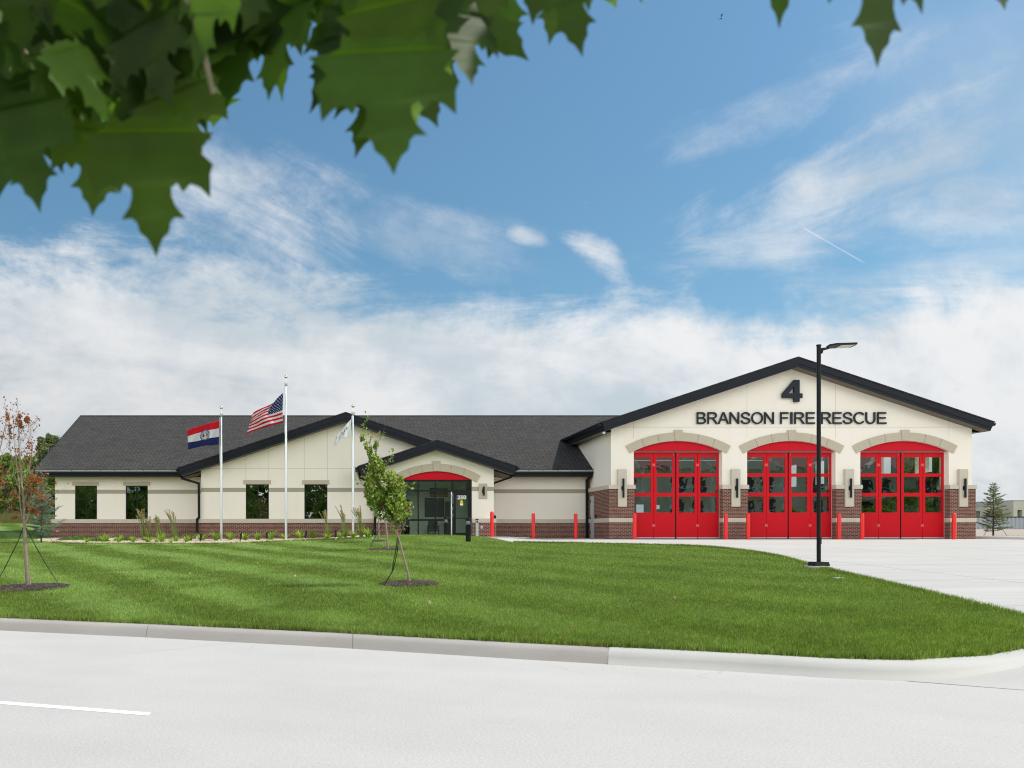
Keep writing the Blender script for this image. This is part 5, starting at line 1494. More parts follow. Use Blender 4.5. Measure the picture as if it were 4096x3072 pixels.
# ================================================================== SMALL PLANTS IN THE BED
def blade_clump(n, L, spread, w, base_r, up=1.0, segs=4, tip=True, seed=1):
    r = random.Random(seed); V = []; Fs = []
    for _ in range(n):
        a = r.random()*2*math.pi; b0 = base_r*r.random(); l = L*(.6+.5*r.random()); sp = spread*(.4+.8*r.random())
        px_, py_ = b0*math.cos(a), b0*math.sin(a); ww = w*(.7+.6*r.random())
        nx, ny = -math.sin(a), math.cos(a); o = len(V)
        for k in range(segs+1):
            t_ = k/segs; out = sp*l*t_**1.6; z = l*up*(t_ - .45*sp*t_**2.4); wk_ = ww*(1-t_**1.5)*.5 + .0008
            cx_, cy_ = px_+math.cos(a)*out, py_+math.sin(a)*out
            V += [(cx_-nx*wk_, cy_-ny*wk_, z), (cx_+nx*wk_, cy_+ny*wk_, z)]
        for k in range(segs): Fs.append((o+2*k, o+2*k+1, o+2*k+3, o+2*k+2))
    return V, Fs
def ordinal(i): return ['first','second','third','fourth','fifth','sixth','seventh','eighth','ninth','tenth','eleventh','twelfth','thirteenth','fourteenth','fifteenth','sixteenth','seventeenth','eighteenth','nineteenth','twentieth','twenty-first','twenty-second','twenty-third','twenty-fourth','twenty-fifth'][i]
def hitc(px, py):
    Y_ = min(hit(px, py)[1], 43.3 if px > 805 else 44.6)
    return (PX(px, Y_), Y_, T(PX(px, Y_), Y_))
lily_px = [(348,2172,.8),(420,2170,1.25),(475,2171,1.0),(533,2173,.85),(592,2172,1.0),(626,2173,.7),(646,2170,1.1),(683,2174,.7),(703,2169,.9),(745,2172,.9),(760,2166,1.1),(808,2166,1.2),(865,2165,1.2),(922,2164,1.1),(980,2164,1.2),(1031,2163,1.1),(1083,2162,1.2),(1138,2159,1.0),(1200,2158,1.25),(1252,2156,1.15),(1310,2157,1.0),(1361,2155,1.0),(1413,2154,1.0),(1472,2152,1.1)]
V, Fs = blade_clump(46, .46, .75, .020, .06, 1.0, 5, seed=3)
proto = []
for sd_ in (3, 8, 13):
    V, Fs = blade_clump(52, .44, .75, .026, .07, 1.0, 5, seed=sd_)
    me = bpy.data.meshes.new('daylily'); me.from_pydata(V, [], Fs); me.materials.append(MATS['daylily']); proto.append(me)
for i, (px, py, s_) in enumerate(lily_px):
    x, y, z = hitc(px, py)
    o = bpy.data.objects.new('daylily', proto[i % 3]); C.objects.link(o); o.location = (x, y, T(x, y)+.01); o.scale = (s_*1.3*(.85+.3*((i*37)%10)/10), s_*1.35, s_*1.15*(.8+.4*((i*53)%10)/10)); o.rotation_euler = (0, 0, i*1.3); ORG[o.name] = tuple(o.location)
    near = ''
    if px < 500: near = ', below the left wing windows'
    elif px < 800: near = ', left of the black downspout'
    elif px < 1130: near = ', between left and tallest flagpoles'
    elif px < 1400: near = ', between tallest and right flagpoles'
    else: near = ', right of the right flagpole'
    tag(o, '%s daylily clump from the left%s' % (ordinal(i), near), 'daylily', 'daylilies in the gravel bed')
# tall ornamental grasses
tg = [(576,2163,1.55,'tall feathery grass with tan plume, leftmost of the tall grasses in the bed'),(640,2163,1.35,'tall feathery grass with two plumes, second from the left in the bed'),(700,2164,1.6,'tall feathery grass leaning left, nearest the black downspout'),(600,2164,1.2,'thin tall grass with short plume, just right of the leftmost tall grass'),
      (1312,2156,1.45,'tall green grass with sparse plumes under the right gable window'),(1381,2153,1.55,'tall grass with pale plume just left of the right flagpole'),(1445,2152,1.5,'tall grass with arching plume just right of the right flagpole')]
for i, (px, py, h_, lab) in enumerate(tg):
    x, y, z = hitc(px, py); z = T(x, y)
    V, Fs = blade_clump(70, h_*.62, .38, .012, .10, 1.05, 5, seed=20+i)
    t = thing('ornamental_grass', (x, y, z), lab, 'ornamental grass', 'tall grasses in the bed')
    mb = MB(); mb.v = [(a+x, b_+y, c_+z) for a, b_, c_ in V]; mb.f = Fs; mb.build('foliage', 'tall_grass', parent=t)
    rr = random.Random(50+i); pm = MB(); sm = MB()
    for k in range(11):
        ax = -.10-.22*rr.random() + (.12 if k > 3 else 0); ay = (rr.random()-.5)*.2; hh = h_*(.72+.30*rr.random())
        pts_ = [Vector((x+ax*t_**2*h_+rr.uniform(-.03,.03)*0, y+ay*t_, z+hh*t_)) for t_ in np.linspace(0,1,7)]
        sm.tube(pts_, [.007]*7, 4)
        for q_ in range(46):
            t_ = rr.uniform(.74, 1.0); p = Vector((x+ax*t_**2*h_, y+ay*t_, z+hh*t_)); d_ = Vector((rr.uniform(-1,1), rr.uniform(-1,1), rr.uniform(.2,1.4))).normalized()*rr.uniform(.04,.10)
            e_ = Vector((.012,0,.0)); pm.add([p-e_, p+e_, p+d_], [(0,1,2)])
    sm.build('stem', 'tall_grass', parent=t); pm.build('plume', 'plume', parent=t)
# low junipers
for i, (px, py, w_, lab) in enumerate(((287,2163,.75,'low spreading juniper nearest the left corner of the building'),(318,2160,.7,'low dark juniper behind the first daylily'),(392,2167,.6,'small low juniper right of the first daylily'),(500,2165,.6,'low dark juniper under the second window of the left wing'))):
    x, y, z = hit(px, py); z = T(x, y)
    n = 900; th = RNG.random(n)*2*math.pi; r = np.sqrt(RNG.random(n))*w_
    P = np.stack([x+r*np.cos(th), y+r*np.sin(th)*.8, z+.02+RNG.random(n)*.22*(1-(r/w_)**2)+.02], 1)
    Vq, Fq = quads_at(P, .09, aspect=3.0)
    o = npmesh('juniper', Vq, Fq, 'juniper', origin=(x, y, z), loopn=4); tag(o, lab, 'shrub', 'low junipers in the bed')
# uplights
for i, (px, py, lab) in enumerate(((803,2174,'small black uplight left of the left flagpole'),(963,2172,'small black uplight right of the left flagpole'),(1068,2168,'small black uplight just left of the tallest flagpole'),(1223,2163,'small black uplight right of the tallest flagpole, under a gable window'),(1343,2159,'small black uplight left of the right flagpole'),(1490,2156,'small black uplight beside the wide black downspout'))):
    x, y, z = hitc(px, py); z = T(x, y)
    if i == 0:
        U0 = thing('uplight', (x, y, z), lab, 'uplight', 'uplights in the planting bed')
        b = MB(); b.box(x-.03, x+.03, y-.03, y+.03, z, z+.10); b.build('stake_box', 'galvanised', parent=U0)
        b = MB(); b.tube([(x, y, z+.10), (x-.01, y, z+.18)], .012, 6); b.tube([(x-.01, y-.03, z+.17), (x+.02, y+.08, z+.46)], [.045,.05], 12); b.build('lamp_body', 'black_metal', parent=U0, smooth=True)
    else:
        dup(U0, (x, y, z), (i*.4) % 1.0 - .3, lab)
# utility cover + fallen leaves in the lawn
x, y, z = hit(3352, 2316); b = MB(); b.slab([(x-.09,y-.08,z+.035),(x+.09,y-.08,z+.035),(x+.09,y+.08,z+.035),(x-.09,y+.08,z+.035)], .03)
tag(b.build('valve_cover', 'pale_concrete', origin=(x, y, z)), 'small pale valve box lid in the grass right of the street lamp', 'valve cover')
fl = []
for px, py in ((640,2290),(1030,2258),(920,2325),(1565,2388),(450,2360),(133,2388),(210,2385),(362,2437),(1410,2350),(1180,2310),(760,2300),(1990,2378),(3050,2350),(2350,2290),(2700,2400),(870,2450),(1500,2500),(2300,2520),(600,2240),(1120,2275),(980,2300),(1720,2420)):
    p = hit(px, py); fl.append((p[0], p[1], p[2]+.045))
Vq, Fq = quads_at(np.array(fl), .085, aspect=1.5, flat=.8)
tag(npmesh('fallen_leaves', Vq, Fq, 'fallen_leaf', loopn=4), 'scattered tan fallen leaves lying on the lawn', 'leaves', kind='stuff')

# ================================================================== TREES
def branch_tree(root, base, segs, seed, mat_bark, leaf_mat, leaf_n, leaf_size, crown=None, twig=True, label=None, leafpts=None, droop=.2, aspect=1.7):
    """segs: list of (points, r0, r1) limbs. twigs grow off them; leaves at twig ends"""
    rr = random.Random(seed); mb = MB(); tips = []
    for pts, r0, r1 in segs:
        n = len(pts); pts = [Vector(p) for p in pts]
        pp = []
        for i in range(n-1):
            for k in range(3):
                t_ = k/3; pp.append(pts[i].lerp(pts[i+1], t_) + Vector((rr.uniform(-1,1), rr.uniform(-1,1), 0))*r0*.25)
        pp.append(pts[-1]); m_ = len(pp)
        mb.tube(pp, [r0+(r1-r0)*i/(m_-1) for i in range(m_)], 7)
    mb.build('trunk', mat_bark, parent=root, smooth=True)
    return mb
def twigs(mb, start, direction, length, r, rr, depth, tips):
    p = Vector(start); d_ = Vector(direction).normalized(); pts = [p.copy()]; n = 5
    for i in range(n):
        d_ = (d_ + Vector((rr.uniform(-1,1), rr.uniform(-1,1), rr.uniform(-.3,.7)))*.16).normalized()
        p = p + d_*length/n; pts.append(p.copy()); tips.append((p.copy(), i/n, depth))
    mb.tube(pts, [r*(1-.75*i/n) for i in range(n+1)], 5, cap=False)
    if depth > 0:
        for i in range(1, n+1):
            if rr.random() < .75:
                a = Vector((rr.uniform(-1,1), rr.uniform(-1,1), rr.uniform(-.1,.9))).normalized()
                twigs(mb, pts[i], (d_*.9 + a*.8), length*rr.uniform(.4,.65), r*.5, rr, depth-1, tips)
def mulch_ring(p, r, lab):
    x, y, z = p
    t = MB(); n = 28
    ring = [(x+r*math.cos(2*math.pi*k/n)*(1+.05*math.sin(k*2.7)), y+r*math.sin(2*math.pi*k/n)*(1+.05*math.cos(k*1.9))) for k in range(n)]
    t.v = [(a, b_, T(a, b_)+.022) for a, b_ in ring] + [(x+(a-x)*.6, y+(b_-y)*.6, T(a, b_)*.6+T(x,y)*.4+.05) for a, b_ in ring] + [(x, y, T(x, y)+.07)]
    t.f = [(k, (k+1)%n, n+(k+1)%n, n+k) for k in range(n)] + [(n+k, n+(k+1)%n, 2*n) for k in range(n)]
    o = t.build('mulch_ring', 'mulch_soil', origin=(x, y, z), smooth=True); tag(o, lab, 'mulch ring')
    m_ = int(2600*r*r/1.2) + 400; th = RNG.random(m_)*2*math.pi; q_ = np.sqrt(RNG.random(m_))*r*1.02
    P = [(x+a*math.cos(b_), y+a*math.sin(b_), T(x, y)+(T(x+a*math.cos(b_), y+a*math.sin(b_))-T(x,y))+.03+.045*(1-a/r)) for a, b_ in zip(q_, th)]
    chips('bark_chips', P, .028, 'mulch_chip', .5, parent=o, origin=(x, y, z))
mulch_ring(tree_left_p, RINGS[0][2], 'wide dark mulch ring round the brown-leaved tree on the left')
mulch_ring(tree_front_p, RINGS[1][2], 'dark mulch ring round the nearest green sapling')
mulch_ring(tree_mid_p, RINGS[2][2], 'thin dark mulch ring round the middle sapling')
mulch_ring(tree_back_p, RINGS[3][2], 'small mulch patch round the rearmost sapling')

def sapling(name, base_px, Y, trunk_px, limbs_px, crown_blobs, leaf_n, leaf_size, bark_mat, leaf_mat, label, cat, r0, seed, depth_r=.35, straps=(), cluster=0, group=None, leafcat='crown', twig_n=10, twig_len=.5):
    rr = random.Random(seed)
    x0_, y0_ = PX(base_px[0], Y), Y; z0_ = T(x0_, y0_)
    root = thing(name, (x0_, y0_, z0_), label, cat, group)
    mb = MB(); tips = []
    def to3(px, py, dy=0.0): return Vector((PX(px, Y), Y+dy, PZ(py, Y)))
    tp = [Vector((x0_, y0_, z0_-.05))] + [to3(*p) for p in trunk_px]
    mb.tube(tp, [r0*(1.25 if i == 0 else 1-.35*i/len(tp)) for i in range(len(tp))], 9)
    for pts, ra, rb, dy in limbs_px:
        n = len(pts); P = [to3(p[0], p[1], dy*i/(n-1)) for i, p in enumerate(pts)]
        pp = []
        for i in range(n-1):
            for k in range(3): pp.append(P[i].lerp(P[i+1], k/3) + Vector((rr.uniform(-1,1), rr.uniform(-1,1), 0))*ra*.4)
        pp.append(P[-1]); m_ = len(pp); mb.tube(pp, [ra+(rb-ra)*i/(m_-1) for i in range(m_)], 6, cap=False)
        for i in range(2, m_):
            tips.append(pp[i])
            for _ in range(2 if twig_n > 8 else 1):
                if rr.random() < twig_n/12:
                    d_ = Vector((rr.uniform(-1,1), rr.uniform(-1,1), rr.uniform(.1,1.0)))
                    tt = []; twigs(mb, pp[i], d_, twig_len*rr.uniform(.5,1.1), rb*.9+.002, rr, 1, tt); tips += [q_[0] for q_ in tt]
    mb.build('trunk', bark_mat, parent=root, smooth=True)
    pts = []
    for (cx_, cy_, rx_, ry_, wt) in crown_blobs:
        c = to3(cx_, cy_); ax, az = rx_/F*Y, ry_/F*Y; ay = min(max(ax*.9, depth_r*.6), max(ax*1.9, .06))
        n = int(leaf_n*wt); u = RNG.normal(size=(n,3)); u /= np.linalg.norm(u,axis=1,keepdims=True); u *= (RNG.random((n,1))**.42)
        P = np.array(c)[None]+u*np.array([ax, ay, az])[None]
        # clump: keep where a lattice noise is high
        k = np.sin(P[:,0]*9.1+seed)+np.sin(P[:,1]*8.3+P[:,2]*3)+np.sin(P[:,2]*10.7+P[:,0]*4)
        P = P[k > -.9]; pts.append(P)
    if cluster and tips:
        tp_ = np.array([tuple(q_) for q_ in tips]); idx = RNG.integers(0, len(tp_), cluster)
        pts.append(tp_[idx] + RNG.normal(size=(cluster,3))*.035)
    P = np.concatenate(pts)
    Vq, Fq = quads_at(P, leaf_size, droop=.5, aspect=1.8)
    npmesh('crown', Vq, Fq, leaf_mat, parent=root, origin=(x0_, y0_, z0_), loopn=4)
    for sp_ in straps:
        b_ = MB(); P_ = [to3(*q_) if len(q_) == 2 else to3(q_[0], q_[1], q_[2]) for q_ in sp_]
        b_.tube(P_, [.011 if i < len(P_)-1 else .005 for i in range(len(P_))], 5)
        b_.build('guy_strap', 'strap', parent=root)
    return root, tips
Y3 = tree_front_p[1]
sapling('sapling_tree', (1642,2333), Y3, [(1631,2290),(1618,2240),(1604,2190),(1591,2140)],
    [([(1590,2140),(1575,2110),(1555,2075),(1530,2020),(1510,1950),(1500,1880),(1505,1800),(1507,1765)], .018,.005,-.1),
     ([(1592,2142),(1583,2100),(1575,2050),(1570,1990),(1565,1930),(1545,1860)], .016,.005,.15),
     ([(1590,2140),(1586,2080),(1590,2020),(1600,1980)], .013,.004,.1),
     ([(1598,2140),(1618,2095),(1624,2060),(1630,2010)], .010,.003,-.05),
     ([(1565,2095),(1540,2060),(1500,2010),(1475,1960),(1470,1900)], .011,.004,.2),
     ([(1500,1880),(1485,1820),(1460,1775),(1440,1738)], .006,.002,0)],
    [(1590,1990,28,52,.25),(1560,1960,50,80,.40),(1500,1950,44,100,.42),(1508,1865,34,42,.20),(1565,2030,52,44,.26),(1535,2055,40,26,.12),(1497,1835,22,20,.06),(1503,1785,9,24,.03),(1480,1805,12,20,.02),(1463,1783,8,16,.014),(1447,1755,7,12,.010),(1585,2065,34,26,.10),(1612,2020,14,30,.05),(1600,1940,18,40,.07)],
    3600, .080, 'bark', 'sapling_leaf', 'nearest green sapling, leaning trunk, leafy crown before the entrance', 'tree', .027, 5, twig_n=7, twig_len=.32, depth_r=.8,
    straps=[[(1590,2150),(1582,2210),(1575,2240),(1568,2290),(1545,2325),(1527,2338)], [(1594,2152),(1590,2200),(1581,2245),(1572,2280),(1550,2322)]], cluster=620, group='young trees on the lawn')
Y2 = tree_mid_p[1]
sapling('sapling_tree', (1551,2197), Y2, [(1549,2160),(1545,2110),(1540,2080)],
    [([(1540,2080),(1530,2000),(1520,1920),(1510,1850)], .018,.006,.1), ([(1540,2070),(1510,2010),(1490,1950),(1480,1880)], .015,.005,-.2), ([(1541,2070),(1560,2000),(1570,1930)], .012,.004,.2)],
    [(1505,1960,48,98,.5),(1490,1890,32,58,.25),(1540,1990,40,70,.3)], 1500, .095, 'bark', 'sapling_leaf', 'middle sapling of the row, crown half hidden behind the nearest', 'tree', .042, 6, group='young trees on the lawn', cluster=100,
    straps=[[(1533,2090),(1500,2150),(1474,2202)], [(1522,2090,.5),(1530,2110,.5)]])
Y1 = tree_back_p[1]
sapling('sapling_tree', (1515,2164), Y1, [(1515,2130),(1515,2085)],
    [([(1515,2085),(1520,2020),(1525,1950)], .018,.006,.1), ([(1515,2080),(1500,2020),(1495,1960)], .014,.005,-.1)],
    [(1515,2010,38,60,.5)], 1300, .085, 'bark', 'sapling_leaf', 'rearmost thin sapling, only its trunk clearly seen against the brick base', 'tree', .040, 7, group='young trees on the lawn', cluster=60,
    straps=[[(1500,2090),(1485,2120),(1470,2160)]])
YL = tree_left_p[1]
sapling('brown_tree', (115,2343), YL, [(109,2290),(103,2200),(100,2140),(98,2098)],
    [([(98,2098),(97,2040),(93,1980),(86,1920),(82,1860),(78,1800),(75,1740),(77,1690),(80,1655)], .030,.004,0),
     ([(98,2098),(88,2060),(84,2000),(82,1930),(75,1860),(68,1790),(65,1720),(68,1670)], .016,.003,-.2),
     ([(101,2095),(113,2060),(116,2010),(120,1960),(112,1900),(108,1830),(107,1770),(106,1700)], .017,.003,.2),
     ([(104,2090),(116,2055),(122,2030),(135,2000),(150,1960),(160,1930),(178,1890)], .012,.003,.1),
     ([(97,2005),(110,1975),(130,1940),(155,1900),(172,1880)], .012,.003,-.15),
     ([(90,1985),(70,1940),(58,1900),(50,1850),(40,1790),(34,1720),(31,1660)], .012,.003,0),
     ([(94,2075),(75,2060),(60,2050),(40,2060)], .009,.002,.1),
     ([(95,2045),(75,2035),(50,2030),(30,2020)], .008,.002,-.1),
     ([(108,1900),(120,1850),(122,1790),(118,1740),(115,1680)], .008,.002,.1),
     ([(85,1900),(95,1860),(90,1800),(85,1730),(83,1670)], .008,.002,-.15),
     ([(120,1990),(140,1990),(165,1990),(180,1985)], .007,.002,.2),
     ([(100,2030),(130,2000),(175,1970),(205,1950)], .009,.002,.1),
     ([(118,2040),(150,2030),(195,2015),(212,2010)], .008,.002,-.2),
     ([(84,1980),(65,1975),(48,1990)], .006,.002,.1)],
    [(77,1700,12,40,.16),(80,1665,7,10,.06),(108,1680,9,18,.10),(31,1670,6,18,.04),(40,1720,8,28,.06),(118,1780,14,30,.05),(135,1915,30,20,.12),(150,1925,28,16,.08),(125,1960,26,20,.08),(130,2040,12,9,.05),(60,1985,14,14,.05),(153,2050,10,12,.06),(175,1990,12,16,.05),(208,2012,7,14,.05),(48,1940,12,10,.04),(60,2072,12,6,.03),(110,1830,20,40,.06)],
    1050, .058, 'bark', 'brown_leaf', 'staked tree with pale trunk and sparse rusty brown leaves', 'tree', .052, 9, cluster=520, twig_n=7, twig_len=.35,
    straps=[[(94,2104),(75,2160),(48,2215),(20,2270),(-8,2320)], [(142,2184),(152,2200),(172,2237)], [(101,2104,0),(142,2184,0),(172,2237,0),(253,2356,-.1)]])
# second brown tree, just outside the left edge: its twigs reach in
sapling('brown_tree', (-95,2335), YL-.3, [(-90,2200),(-85,2100)],
    [([(-85,2100),(-60,2000),(-20,1880),(10,1760),(30,1655)], .028,.004,0), ([(-85,2100),(-90,1950),(-80,1800),(-70,1680)], .02,.004,.1), ([(-60,2000),(-20,1960),(20,1950)], .012,.003,.1), ([(-85,2080),(-130,1950),(-160,1850)], .015,.004,-.2), ([(-20,1880),(0,1850),(14,1800)], .01,.003,0)],
    [(29,1665,7,26,.08),(10,1750,10,30,.05),(2,1900,18,60,.15),(-80,1800,60,90,.3),(0,2020,20,30,.05)], 380, .060, 'bark', 'brown_leaf', 'brown-leaved tree cut off by the left edge of the picture', 'tree', .05, 12, cluster=200, twig_n=7, twig_len=.35)

# spruces
def spruce(px, py_base, py_top, Y, wpx, mat, label, seed, bare_top=.25, z0=None):
    rr = random.Random(seed)
    x, y = PX(px, Y), Y; z = T(x, y) if z0 is None else z0
    H = PZ(py_top, Y) - z; W = wpx/F*Y/2
    root = thing('spruce_tree', (x, y, z), label, 'spruce', None)
    mb = MB(); mb.tube([(x, y, z-.05), (x+.01, y, z+H*.5), (x, y, z+H)], [.045,.028,.005], 8)
    P = []; D = []
    zz = .10*H
    while zz < H*.97:
        f_ = zz/H; R = W*(1-f_)**.75*rr.uniform(.8,1.15) + .05
        if f_ < .18: R *= .75
        R *= rr.uniform(.7, 1.15)
        k = (4 if f_ < .75 else 3); off = rr.random()*6
        for i in range(k):
            a = off + i*2*math.pi/k + rr.uniform(-.6,.6); L = R*rr.uniform(.45,1.3)*(1+.25*math.cos(a-.6))
            rise = rr.uniform(.15,.75) if f_ > .5 else rr.uniform(-.05,.5)
            pts_ = [Vector((x+math.cos(a)*L*t_, y+math.sin(a)*L*t_, z+zz+rise*L*t_**1.3)) for t_ in (0,.35,.7,1)]
            mb.tube(pts_, [.010,.008,.005,.003], 4, cap=False)
            nn = int(44*L/.5) + 8
            for _ in range(nn):
                t_ = rr.uniform(.12,1)**.8; i3 = min(2, int(t_*3)); q_ = pts_[i3].lerp(pts_[i3+1], t_*3-i3)
                side = rr.uniform(-1,1)*L*.34*(1-t_*.5)
                q_ = q_ + Vector((-math.sin(a)*side, math.cos(a)*side, rr.uniform(-.02,.03)))
                P.append(q_); d_ = Vector((math.cos(a)*.6 - math.sin(a)*math.copysign(.7, side), math.sin(a)*.6 + math.cos(a)*math.copysign(.7, side), rr.uniform(-.1,.6))); D.append(d_.normalized())
        zz += rr.uniform(.018,.048)*H
    mb.build('trunk', 'bark_dark', parent=root, smooth=True)
    V = []; Fq = []
    for q_, d_ in zip(P, D):
        L = rr.uniform(.07,.12)
        for s_ in range(2):
            u_ = Vector((rr.uniform(-1,1), rr.uniform(-1,1), rr.uniform(-1,1))); w_ = d_.cross(u_).normalized()*.011
            o = len(V); V += [tuple(q_-w_), tuple(q_+d_*L*.6-w_*.7), tuple(q_+d_*L+Vector((0,0,.01))), tuple(q_+w_)]; Fq.append((o, o+1, o+2, o+3))
    npmesh('crown', V, Fq, mat, parent=root, origin=(x, y, z), loopn=4)
    for sx in (-1, 1):
        b_ = MB(); b_.tube([(x, y-.05, z+H*.36), (x+sx*.35, y-.1, z+H*.16), (x+sx*.62, y-.15, z+.0)], .010, 5); b_.build('guy_strap', 'strap', parent=root)
    return root
hx_ = hit(165, 2171)
spruce(165, 2171, 1925, hx_[1]-.1, 150, 'spruce_blue', 'young blue-grey spruce at the left corner of the building', 31)
spruce(3973, 2152, 1934, 43.6, 135, 'spruce_green', 'young thin grey-green spruce right of the truck bays', 33, z0=T(PX(3973,43.6),43.6)+.1)

# woodland behind on the left
def big_tree(x, y, H, R, seed, mat, label, group=None, n=5200, leaf=.22, trunk_h=.35, z=None, name='woodland_tree', low=False):
    rr = random.Random(seed); z = T(x, y)-.1 if z is None else z
    root = thing(name, (x, y, z), label, 'tree', group)
    mb = MB(); tips = []
    th = H*trunk_h
    mb.tube([(x, y, z-.2), (x+rr.uniform(-.2,.2), y, z+th), (x+rr.uniform(-.4,.4), y, z+H*.75)], [H*.022+.05, H*.016, .04], 8)
    blobs = []
    nb_ = 16
    for i in range(nb_):
        a = rr.random()*2*math.pi; f_ = rr.random(); hz = (.12 if low else trunk_h*.9) + (1-(.12 if low else trunk_h*.9)-.08)*f_
        rad = R*(.25+.75*math.sin(math.pi*min(1, .25+f_*.75)))*rr.uniform(.3,.85)
        c = Vector((x+math.cos(a)*rad, y+math.sin(a)*rad, z+H*hz)); s_ = R*rr.uniform(.28,.48)
        blobs.append((c, s_)); 
        st_ = Vector((x, y, z+H*max(.12, hz-.25))); mid = st_.lerp(c, .5)+Vector((0,0,-.15)); mb.tube([st_, mid, c], [.07,.05,.02], 5, cap=False)
    mb.build('trunk', 'bark_dark', parent=root, smooth=True)
    pts = []
    for c, s_ in blobs:
        m_ = n//nb_; u = RNG.normal(size=(m_,3)); u /= np.linalg.norm(u,axis=1,keepdims=True); u *= (.35+.65*RNG.random((m_,1))**.5)*s_*(1+.25*np.sin(5*u[:,:1]+seed)); u[:,2] *= .8
        pts.append(np.array(c)[None]+u)
    P = np.concatenate(pts)
    Vq, Fq = quads_at(P, leaf, droop=.2, aspect=1.6)
    npmesh('crown', Vq, Fq, mat, parent=root, origin=(x, y, z), loopn=4)
    return root
g_ = 'trees of the wood behind the left wing'
def bt(px, Y, py_top, Rpx, seed, mat, label, **k):
    x = PX(px, Y); z = T(x, Y)-.1; big_tree(x, Y, PZ(py_top, Y)-z, Rpx/F*Y, seed, mat, label, g_, z=z, **k)
bt(190, 74, 1712, 66, 41, 'wood_leaf_pale', 'tall grey-green tree rising above the left roof edge', n=5600, leaf=.21, trunk_h=.4)
bt(118, 78, 1765, 50, 42, 'wood_leaf', 'light green tree left of the tall grey-green one', n=4800, leaf=.22, trunk_h=.3)
bt(215, 66, 1885, 44, 43, 'wood_leaf', 'dense dark tree right behind the left corner of the building', n=7000, leaf=.22, low=True)
bt(150, 68, 1880, 50, 44, 'wood_leaf', 'bright green bushy tree behind the blue spruce', n=7000, leaf=.22, low=True)
bt(85, 70, 1860, 50, 45, 'wood_leaf', 'bushy green tree behind the brown-leaved tree', n=7000, leaf=.22, low=True)
bt(20, 66, 1800, 55, 46, 'wood_leaf', 'leafy green tree at the far left edge of the wood', n=8000, leaf=.22, low=True)
bt(55, 76, 1812, 48, 50, 'wood_leaf', 'bright green tree between the two brown-leaved trees', n=7000, leaf=.22, low=True)
bt(165, 80, 1800, 50, 51, 'wood_leaf', 'green tree behind the grey-green one, left of the roof', n=6500, leaf=.22, low=True)
bt(-70, 66, 1790, 70, 47, 'wood_leaf', 'leafy green tree outside the left edge', n=5000, leaf=.26, low=True)
bt(40, 84, 1820, 60, 48, 'wood_leaf_pale', 'pale tree deeper in the wood at the left', n=5000, leaf=.28, low=True)
bt(240, 80, 1850, 50, 49, 'wood_leaf', 'dark tree deeper in the wood behind the roof corner', n=5000, leaf=.28, low=True)
# a dark understorey so the wood is dense near the ground
n = 22000; X_ = RNG.uniform(-40,-14, n); Y_ = RNG.uniform(66,84,n); Z_ = np.array([T(a,b_) for a,b_ in zip(X_,Y_)])+RNG.random(n)**1.3*4.4
Vq, Fq = quads_at(np.stack([X_,Y_,Z_],1), .30, aspect=1.6)
tag(npmesh('undergrowth', Vq, Fq, 'wood_leaf', loopn=4), 'dense green undergrowth at the foot of the wood', 'undergrowth', kind='stuff')
n = 9000; X_ = RNG.uniform(-34,-13, n); Y_ = RNG.uniform(61.5,64.5,n); Z_ = np.array([T(a,b_) for a,b_ in zip(X_,Y_)]); H_ = RNG.uniform(.3,.9,n)
w_ = .02; ph = RNG.uniform(-.2,.2,n)
V = np.stack([np.stack([X_-w_,Y_,Z_],1), np.stack([X_+w_,Y_,Z_],1), np.stack([X_+ph,Y_,Z_+H_],1)],1).reshape(-1,3)
tag(npmesh('meadow_grass', V, np.arange(3*n).reshape(-1,3), 'dry_grass'), 'tall dry meadow grass along the edge of the wood', 'grass', kind='stuff')

# far right: trees, metal fence, neighbouring building
g_ = 'far trees beyond the metal fence'
for i, (px, Y, pt, Rp, lab) in enumerate(((3925,125,2020,34,'round far tree just right of the bay corner'),(3975,130,2040,40,'far tree behind the thin spruce'),(4030,128,2050,36,'low far tree between the spruce and the grey building'),(4085,135,2062,34,'far tree seen under the grey building canopy'),(3880,135,2030,40,'far tree hidden partly by the bay corner'),(4150,128,2045,44,'far tree outside the right edge'))):
    x = PX(px, Y); z = T(x, Y)-.3; big_tree(x, Y, PZ(pt, Y)-z, Rp/F*Y, 60+i, 'far_leaf', lab, g_, n=4500, leaf=.42, low=True, z=z)
fy = 92.0
fx0, fx1 = PX(3860, fy), PX(4300, fy)
t = thing('metal_fence', ((fx0+fx1)/2, fy, T(fx0, fy)), 'long grey-blue corrugated metal fence across the gravel lot', 'fence')
b = MB(); x = fx0; zb, zt2 = PZ(2114.5, fy), PZ(2070, fy); w = .18
k = 0
while x < fx1:
    yo = fy if k % 2 else fy+.06
    b.add([(x,yo,zb-.3),(x+w,yo,zb-.3),(x+w,yo,zt2),(x,yo,zt2)], [(0,1,2,3)])
    y2 = fy if not k % 2 else fy+.06
    b.add([(x+w,yo,zb-.3),(x+w+.04,y2,zb-.3),(x+w+.04,y2,zt2),(x+w,yo,zt2)], [(0,1,2,3)])
    x += w+.04; k += 1
b.build('corrugated_panel', 'far_siding', parent=t)
b = MB(); b.box(fx0, fx1, fy-.03, fy+.10, zt2+.001, zt2+.10); b.build('top_rail', 'black_metal', parent=t)
ny = 112.0
t = thing('neighbour_building', (PX(4090,ny), ny, 1.0), 'grey-green weathered concrete building with canopy beyond the metal fence', 'building')
b = MB(); b.box(PX(4054,ny), PX(4250,ny), ny, ny+9, PZ(2040,ny), PZ(2003,ny)); b.box(PX(4054,ny), PX(4070,ny), ny+.01, ny+2, 0, PZ(2040,ny)-.001); b.box(PX(4090,ny), PX(4250,ny), ny+.01, ny+9, 0, PZ(2040,ny)-.001)
